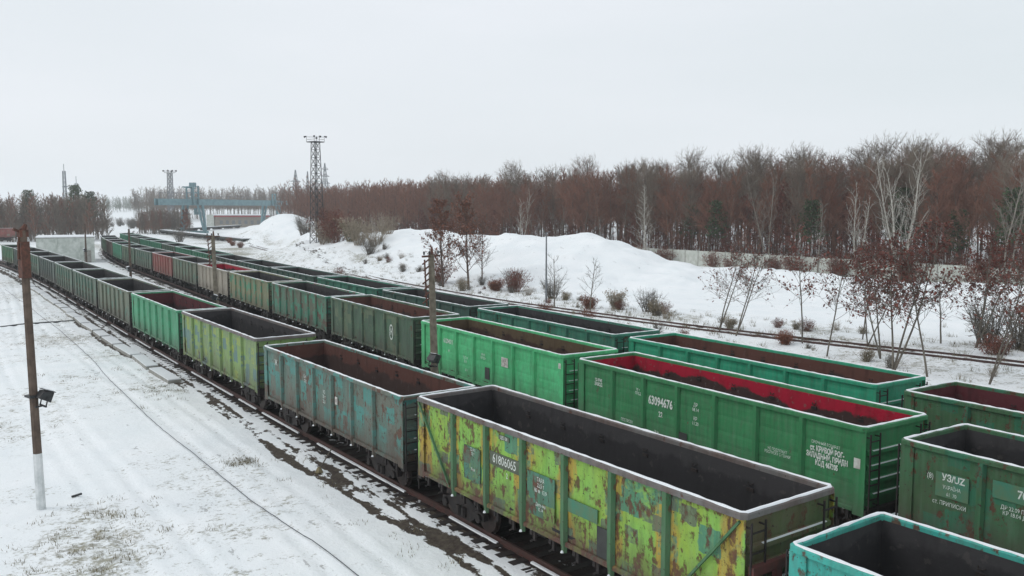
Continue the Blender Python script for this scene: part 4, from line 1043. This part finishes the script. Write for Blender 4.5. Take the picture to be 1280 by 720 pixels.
cand.sort(); near = cand[:292]; far = [(x, y) for _, x, y in cand[292:]]
far += [(r.uniform(160, 185) + max(0, y - 320) * 1.6, y) for y in [r.uniform(75, 430) for _ in range(260)]]
GF = 'bare brown trees of the forest behind the concrete fence'
for i, (_, x, y) in enumerate(near):
    q = r.random(); sc = r.uniform(.74, .97); rz = r.uniform(0, 6.28)
    if q < .07: place(RV[i % 2], 'leafy_oak_tree', 'oak tree keeping red brown leaves among the bare trees behind the fence', x, y, 'brown leaved oaks in the forest edge', sc, rz)
    else: place(FV[r.randrange(7)], 'forest_tree', 'bare brown tree standing in the mass of the forest behind the concrete fence', x, y, GF, sc, rz)
def forest(name, pts, sc, mats_, zf=gz, seed=1):
    r = random.Random(seed); VV = []; FF = []; MM = []; n = 0
    for (x, y) in pts:
        tv, tf, cv, cf = LOD[r.randrange(4)]; a = r.uniform(0, 6.28); s = r.uniform(*sc); R = np.array([[cos(a), -sin(a), 0], [sin(a), cos(a), 0], [0, 0, 1]]).T * s
        z = zf(x, y)
        for v, f, m in ((tv, tf, 0), (cv, cf, 1)):
            VV.append(v @ R + (x, y, z)); FF.append(f + n); n += len(v); MM.append(np.full(len(f), m))
    o = link(name, np_mesh(name, np.concatenate(VV), np.concatenate(FF), mats_, np.concatenate(MM))); return tag(o, kind='stuff')
o = forest('deep_forest', far, (.78, 1.0), [BARK, TWIG]); tag(o, 'deep mass of bare brown trees filling the forest behind its front rows', 'forest')
pts = [(x, r.uniform(570, 640) - (x - 110) * .5) for x in [r.uniform(112, 400) for _ in range(900)]]
o = forest('far_forest', pts, (.85, 1.15), [BARKG, TWIGG], lambda x, y: 2.5, 2); tag(o, 'distant grey brown wood behind the crane and the lighting mast', 'forest')
pts = [(r.uniform(165, 420), r.uniform(120, 430)) for _ in range(60)]
pts = [(r.uniform(90, 300), r.uniform(880, 960)) for _ in range(260)]
o = forest('horizon_wood', pts, (.8, 1.0), [BARKG, NEEDLE], lambda x, y: 3, 3); tag(o, 'dark strip of wood on the horizon beyond the snowy clearing', 'forest')
# grove at the far left, and the square copse by the crane
LV = [meshes(bare_tree(160 + i, 13, clear=.07, nb=32, tw=.05, sub=6, tips=3, blen=.22, ang=(25, 60)), BARKG, [TWIGG if i else TWIG]) for i in range(3)]
n_ = 0
for k in range(215):
    x = r.uniform(-12, 43); y = 290 + r.uniform(0, 52) - .3 * x
    place(LV[k % 3], 'grove_tree', 'bare grey brown tree in the grove at the far left', x, y, 'bare trees of the far left grove', r.uniform(.75, 1.05), r.uniform(0, 6), -.3)
for k in range(80):
    x = r.uniform(63, 84); y = 338 + r.uniform(0, 26) + (x - 63) * .6
    place(LV[k % 3], 'copse_tree', 'bare tree in the small copse left of the crane leg', x, y, 'bare trees of the copse beside the crane', r.uniform(.55, .72), r.uniform(0, 6), -.3)
OV = meshes(bare_tree(170, 9, clear=.15, nb=22, tw=.03, sub=6, tips=4, blen=.24, leaves=3, leafsz=.16), BARK, [TWIG, LEAFO])
place(OV, 'orange_tree', 'tree with orange dead leaves beside the left crane leg', 79, 345, None, 1.0, 1, -.3)
for lab, x, y, s in (('dark conifer rising above the left edge of the far grove', 24, 300, 1.18), ('tall dark conifer above the middle of the far grove', 36, 296, 1.3), ('dark conifer at the right end of the far grove', 39.5, 294, 1.15)):
    place(PV[0], 'conifer_tree', lab, x, y, 'dark conifers', s, x, -.3)
POPV = meshes(bare_tree(175, 22, clear=.15, nb=40, tw=.05, sub=4, tips=2, blen=.07, ang=(10, 25)), BARKG, [TWIGG])
place(POPV, 'poplar_tree', 'tall thin bare poplar at the left edge of the photo', 13.6, 265, None, .98, 0, -.3)
# birches and pines standing out against the forest
BV = [meshes(bare_tree(180, 19, clear=.12, nb=52, tw=.035, sub=4, tips=1, blen=.2, ang=(38, 62), r0=.2, up=.05, shape=lambda t: 1.25 - 1.1 * t), BIRCH, [BIRCH]),
      meshes(bare_tree(181, 19, clear=.2, nb=12, tw=.035, sub=4, tips=2, blen=.26, ang=(15, 35), r0=.17, fork=4, up=.12), BIRCH, [BIRCH]),
      meshes(bare_tree(182, 15, clear=.25, nb=14, tw=.035, sub=4, tips=2, blen=.24, ang=(15, 40), r0=.14, fork=2, up=.1), BIRCH, [BIRCH])]
FAINT = plain('pale_grey_bark', (.27, .24, .2, 1), (.16, .14, .12, 1), 3, .9)
BF = [meshes(bare_tree(180 + i + 5, (16, 17, 14)[i], clear=.25, nb=(30, 14, 16)[i], tw=.03, sub=5, tips=3, blen=.2, ang=(18, 45), r0=.13, fork=(1, 2, 1)[i], up=.08), FAINT, [FAINT]) for i in range(3)]
def at_px(px, X):   # metres along the yard at which a sight line of the photograph meets the plane x = X
    return X / math.tan(.58557 + math.atan((px - 640) / 1083.5))
for v, px, X, s, lab in ((0, 806, 104, .72, 'pale feather shaped bare tree, brightest before the forest centre'), (1, 1128, 105, .9, 'large white forked bare tree rising over the forest at the right'),
        (2, 1070, 104, .82, 'pale slim forked tree left of the large white one'), (2, 651, 106, .85, 'pale tree before the forest behind the thin steel post'), (1, 668, 109, .82, 'pale forked tree just right of the one behind the steel post'),
        (1, 700, 107, .58, 'low rounded pale tree between the steel post and the feather shaped one'), (2, 740, 110, .86, 'tawny bare tree left of the feather shaped pale one'), (1, 960, 107, .85, 'pale broad bare tree in the forest edge right of centre'),
        (1, 1258, 106, .95, 'pale grey forked tree at the right edge of the forest'), (2, 1022, 104, .75, 'pale sapling before the forest beside a green pine'), (2, 590, 110, .95, 'pale tree above the left end of the snow mound'),
        (1, 570, 112, .95, 'pale forked tree behind the twin brown trees on the mound'), (1, 472, 80, .42, 'pale forked tree at the left foot of the snow mound')):
    place(BV[v] if lab[:5] in ('pale ', 'large') and px in (806, 1128, 1070, 651, 472) else BF[v], 'pale_tree', lab, X, at_px(px, X), 'pale bare trees at the forest edge', s, r.uniform(0, 6))
for px, X, s, lab in ((896, 110, .85, 'green pine in the forest, left one of a pair near the centre'), (864, 112, .8, 'olive pine in the forest left of the centre pair'), (1012, 109, .85, 'green pine in the forest behind the pale sapling'), (1125, 112, .98, 'large olive pine behind the large white forked tree'),
                      (1195, 111, .75, 'small dark pine right of the large white forked tree'), (1268, 109, .95, 'dark pine at the right edge of the forest')):
    place(PV[r.randrange(2)], 'pine_tree', lab, X, at_px(px, X), 'green pines in the forest edge', s, r.uniform(0, 6))
# young oaks with red-brown leaves along the far track
YV = [meshes(bare_tree(190 + i, 8.1, clear=.34, nb=18, tw=.014, sub=5, tips=3, blen=.30, ang=(35, 78), r0=.055, fork=f, lean=.14, leaves=lv, leafsz=.075, up=.05), BARKG, [BARKG, LEAF]) for i, (f, lv) in enumerate(((1, 2), (3, 3), (2, 3), (2, 1)))]
for v, x, y, s, lab in ((1, 46.7, 29.7, 1.05, 'many stemmed young oak with red leaves before the big white tree'), (0, 47.3, 27.9, .98, 'leaning young oak right of the many stemmed one'), (3, 48.1, 24.8, .95, 'young oak close to the right edge, second from the edge'),
        (2, 49.0, 23.0, 1.08, 'dense leaved young oak at the right edge of the photo'), (0, 48.5, 35.6, .9, 'slender leaning young oak left of the many stemmed one'), (0, 57, 38.8, .9, 'thin young oak beyond the track behind the many stemmed one'),
        (3, 50.8, 47.2, .88, 'small young oak, leftmost of the row along the far track'), (3, 49.8, 44.6, .9, 'young oak second from the left of the row along the far track'), (0, 51, 39.5, .95, 'young oak with a red tuft at its foot'),
        (2, 55, 37, .85, 'young oak beyond the track left of the many stemmed one'), (1, 60, 32, .95, 'bushy young oak beyond the track at the right'), (2, 50.5, 33.0, .9, 'young oak just left of the many stemmed one')):
    place(YV[v], 'young_oak_tree', lab, x, y, 'young oaks keeping red brown leaves along the far track', s, r.uniform(0, 6), None, (r.uniform(-.08, .08), r.uniform(-.08, .08)))
# twin brown trees and small bare trees
TV = [meshes(bare_tree(200 + i, 10.8, clear=.16, nb=30, tw=.022, sub=7, tips=5, blen=.27, ang=(30, 65), r0=.14, leaves=lv, leafsz=.1), BARK, [BARK, LEAFO]) for i, lv in enumerate((2, 2, 0))]
place(TV[0], 'brown_tree', 'left of the twin brown trees with rusty tops before the mound', 51.8, 93.5, 'twin brown trees before the mound', .95, 1)
place(TV[1], 'brown_tree', 'right of the twin brown trees with rusty tops before the mound', 53.5, 90.2, 'twin brown trees before the mound', .98, 2)
place(TV[2], 'brown_tree', 'leafless brown tree right of the rusty topped twins', 56.5, 92, None, .62, 2)
SV = [meshes(bare_tree(210 + i, 4.6, clear=.3, nb=12, tw=.012, sub=5, tips=3, blen=.34, ang=(30, 65), r0=.06, fork=1), BARKG, [BARKG]) for i in range(2)]
place(SV[0], 'small_bare_tree', 'small leaning bare tree at the foot of the steel post', 50.5, 68.6, 'small bare trees by the far track', 1.05, 1)
place(SV[1], 'small_bare_tree', 'small bare tree right of the one at the steel post', 50.2, 62.6, 'small bare trees by the far track', 1.0, 2)
place(SV[1], 'small_bare_tree', 'small bare tree beyond the track before the right end of the mound', 60, 34.5, 'small bare trees by the far track', 1.0, 4)
# shrubs
def shrub(seed, H, n, cm, leaves=0, w=.6, tw=.018):
    r = random.Random(seed); T = TB(); Cc = TB()
    for i in range(n):
        a = r.uniform(0, 6.28); sp = r.uniform(.1, w); d = (cos(a) * sp, sin(a) * sp, 1); p0 = (cos(a) * r.random() * H * .2, sin(a) * r.random() * H * .2, 0)
        bp, _ = wob(r, p0, d, H * r.uniform(.6, 1), 4, .12, .02); (T if i < n // 4 else Cc).seg(bp, [tw * 1.4 * (1 - .7 * j / 4) for j in range(5)], 3)
        for _ in range(7):
            k = r.randrange(1, 4); dd = np.array([r.gauss(0, .6), r.gauss(0, .6), r.gauss(.5, .4)]); e = bp[k] + dd * H * .2; Cc.seg([bp[k], e], [tw * .7, tw * .4], 3)
            for _ in range(leaves): Cc.leaf(e + np.array([r.gauss(0, .12) for _ in range(3)]), r, .07 * r.uniform(.5, 1.4), 1)
    return T, Cc
HV = [meshes(shrub(1, 3.2, 46, None), STRAW, [STRAW]), meshes(shrub(2, 3.4, 46, None, 3), BARK, [TWIG, LEAF]), meshes(shrub(3, 2.6, 50, None, 2), GRASS, [GRASS, STRAW]), meshes(shrub(4, 3.0, 60, None), BARKG, [BARKG]), meshes(shrub(5, 2.4, 60, None, 4, .8), BARK, [LEAFO, LEAFO])]
SHL = [(1, 61.5, 155, 1.5, 'dark red brown shrub at the foot of the dark mast'), (0, 59.2, 151, 1.3, 'tan shrub just right of the dark mast'), (1, 60.2, 148, 1.4, 'tall red brown shrub between the mast and the pale bushes'), (2, 59.6, 140, 1.4, 'straw coloured shrub right of the red brown one'), (0, 58.5, 134, 1.3, 'pale tall shrub at the left foot of the mound'),
       (0, 59.5, 130, 1.2, 'pale shrub on the left foot of the mound, second'), (3, 57.2, 127, .8, 'grey shrub before the left foot of the mound'), (0, 63, 133, 1.1, 'pale shrub higher on the mound flank'), (1, 63.5, 158, 1.3, 'brown shrub behind the dark mast'), (3, 66, 168, 1.5, 'grey green shrub left of the dark mast on the slope'),
       (3, 72, 196, 1.6, 'grey shrub on the white heap left of the mast'), (1, 53.5, 97, .9, 'low red brown shrub left of the twin trees'), (4, 54.5, 85.5, .6, 'round rusty bush right of the twin trees'), (1, 55.5, 82.8, .75, 'dark brush pile beside the round rusty bush'), (3, 57, 86, .8, 'grey brush behind the round rusty bush'),
       (4, 52.5, 65.6, .55, 'small rusty tuft between the two small bare trees'), (2, 54.5, 64.0, .7, 'straw shrub at the foot of the mound centre'), (3, 55.5, 60.5, .75, 'grey shrub at the foot of the mound centre'), (2, 54.3, 58.2, .55, 'low straw shrub right of the grey one'), (4, 50, 40.2, .42, 'red tuft at the foot of a young oak'),
       (3, 62.5, 32.4, 1.1, 'grey tangle of stems beyond the track at the right'), (3, 61.8, 29.8, 1.2, 'second grey tangle of stems beyond the track at the right'), (3, 64.5, 28.2, 1.2, 'third grey tangle of stems nearest the right edge'), (2, 53.2, 48.3, .4, 'small straw tuft on the track verge'), (3, 55, 75, .8, 'grey shrub below the steel post'),
       (2, 51.3, 88, .55, 'straw tuft below the twin trees'), (4, 66, 238, .6, 'orange brown bush beside the flat wagons'), (4, 63.5, 226, .55, 'orange brown bush nearer than the flat wagons'), (4, 62, 214, .6, 'low orange bush by the far bend of the track'), (3, 58, 260, 1.3, 'grey bush left of the flat wagons')]
for v, x, y, s, lab in SHL: place(HV[v], 'shrub', lab, x, y, 'shrubs along the far track', s * (1.3 if y > 110 and x > 55 and y < 200 else 1.2), r.uniform(0, 6))
UV = [meshes(bare_tree(220 + i, 7.5, clear=.12, nb=18, tw=.026, sub=6, tips=4, blen=.26, ang=(25, 60), r0=.07, leaves=lv, leafsz=.1), BARK, [TWIG, LEAF]) for i, lv in enumerate((0, 1, 2))]
r = random.Random(55)
for k in range(150):
    y = 48 + 225 * (k + r.random()) / 150 if k % 3 else r.uniform(48, 130); x = 107.6 + 2 * sin(y / 60) + abs(r.gauss(0, 5))
    place(UV[k % 3], 'understory_tree', 'low red brown sapling under the tall trees behind the concrete fence', x, y, 'red brown saplings along the forest edge', r.uniform(.55, 1.15), r.uniform(0, 6))
r = random.Random(91)
for k in range(70):
    t = r.random(); y = 22 + 105 * t; x = float(np.interp(y, CURVES['D'][:, 1], CURVES['D'][:, 0])) + (r.uniform(3, 8) if k % 3 else r.uniform(-7, -2.5))
    place(HV[(3, 2, 0, 3, 1)[k % 5]], 'verge_shrub', 'low dry brush on the verge of the far railway track', x, y, 'low dry brush on the verge of the far track', r.uniform(.16, .5), r.uniform(0, 6), None, (r.uniform(-.4, .4), r.uniform(-.4, .4)))
for px, X, sc_ in ((548, 88, .72), (566, 92, .8), (585, 90, .85), (604, 94, .85), (618, 92, .7)):
    place(OV, 'rusty_leaved_tree', 'tree with rusty orange leaves showing above the left part of the snow mound', X, at_px(px, X), 'rusty leaved trees behind the snow mound', sc_, r.uniform(0, 6))
# undergrowth with red leaves along the fence
r = random.Random(77); k = 0
while k < 60:
    y = r.uniform(45, 150); x = 102 + 2 * sin(y / 60) + r.gauss(0, 1) + (5.5 if k % 3 else 0)
    place(HV[1], 'undergrowth_shrub', 'red brown undergrowth bush growing along the concrete fence', x, y, 'red brown undergrowth along the concrete fence', r.uniform(.6, 1.1), r.uniform(0, 6)); k += 1
k = 0
while k < 22:
    x = r.uniform(52, 92); y = r.uniform(440, 560)
    place(HV[3], 'field_shrub', 'dark bush scattered on the snowy clearing beyond the trains', x, y, 'dark bushes on the snowy clearing', r.uniform(1, 2.2), r.uniform(0, 6)); k += 1

# ------------------------------------------------------------------ haze
HZ = bpy.data.materials.new('thin_haze'); HZ.use_nodes = True; hn = HZ.node_tree; hn.nodes.clear()
ho = N(hn, 'ShaderNodeOutputMaterial'); hv = N(hn, 'ShaderNodeVolumePrincipled'); hv.inputs['Color'].default_value = (.95, .98, 1, 1); hv.inputs['Density'].default_value = .0003; hv.inputs['Anisotropy'].default_value = .2
hn.links.new(hv.outputs[0], ho.inputs['Volume'])
mb = MB(); mb.box(-1250, 3050, -650, 3250, -3, 55); tag(mb.build('haze', HZ), kind='stuff')

# ------------------------------------------------------------------ dry grass poking through the snow (one mass)
r = random.Random(9); VV = []; FF = []; n = 0
def tuft(x, y, h, m):
    global n
    z = gz(x, y)
    for _ in range(m):
        a = r.uniform(0, 6.28); px, py = x + r.gauss(0, .16), y + r.gauss(0, .16); L = h * r.uniform(.5, 1.1); lx, ly = cos(a) * L * r.uniform(.2, .9), sin(a) * L * r.uniform(.2, .9); w_ = .012
        VV.extend([(px - w_ * sin(a), py + w_ * cos(a), z - .02), (px + w_ * sin(a), py - w_ * cos(a), z - .02), (px + lx, py + ly, z + L * .8), (px + lx * .98, py + ly, z + L * .8)]); FF.append((n, n + 1, n + 2, n + 3)); n += 4
for cx, cy, sx, sy, cnt in ((9.4, 32.8, .45, .5, 26), (9.6, 48, .5, 1.3, 16), (9.6, 52, 1.2, 4, 26), (3.2, 26.5, 1.3, 1.4, 34), (3.7, 29.2, .8, 1.2, 16), (2.5, 42.8, .8, 1.2, 6), (7, 72, 2, 4, 26), (8.8, 85, 1, 5, 22), (7, 110, 2, 8, 24), (6.1, 55, .7, 1, 6),
                            (10.8, 24, .6, 5, 16), (50, 45, 6, 14, 130), (54, 62, 3, 10, 120), (53, 88, 3, 12, 110), (44, 80, 4, 22, 60), (52, 120, 5, 16, 110), (58, 30, 5, 8, 90), (40, 60, 3, 20, 40)):
    for _ in range(cnt): tuft(r.gauss(cx, sx), r.gauss(cy, sy), r.uniform(.16, .4) * (1.6 if cx > 30 else .55), 16)
tag(link('dry_grass', np_mesh('dry_grass', VV, FF, [GRASS])), 'dry grass blades poking through the snow', 'grass', None, 'stuff')
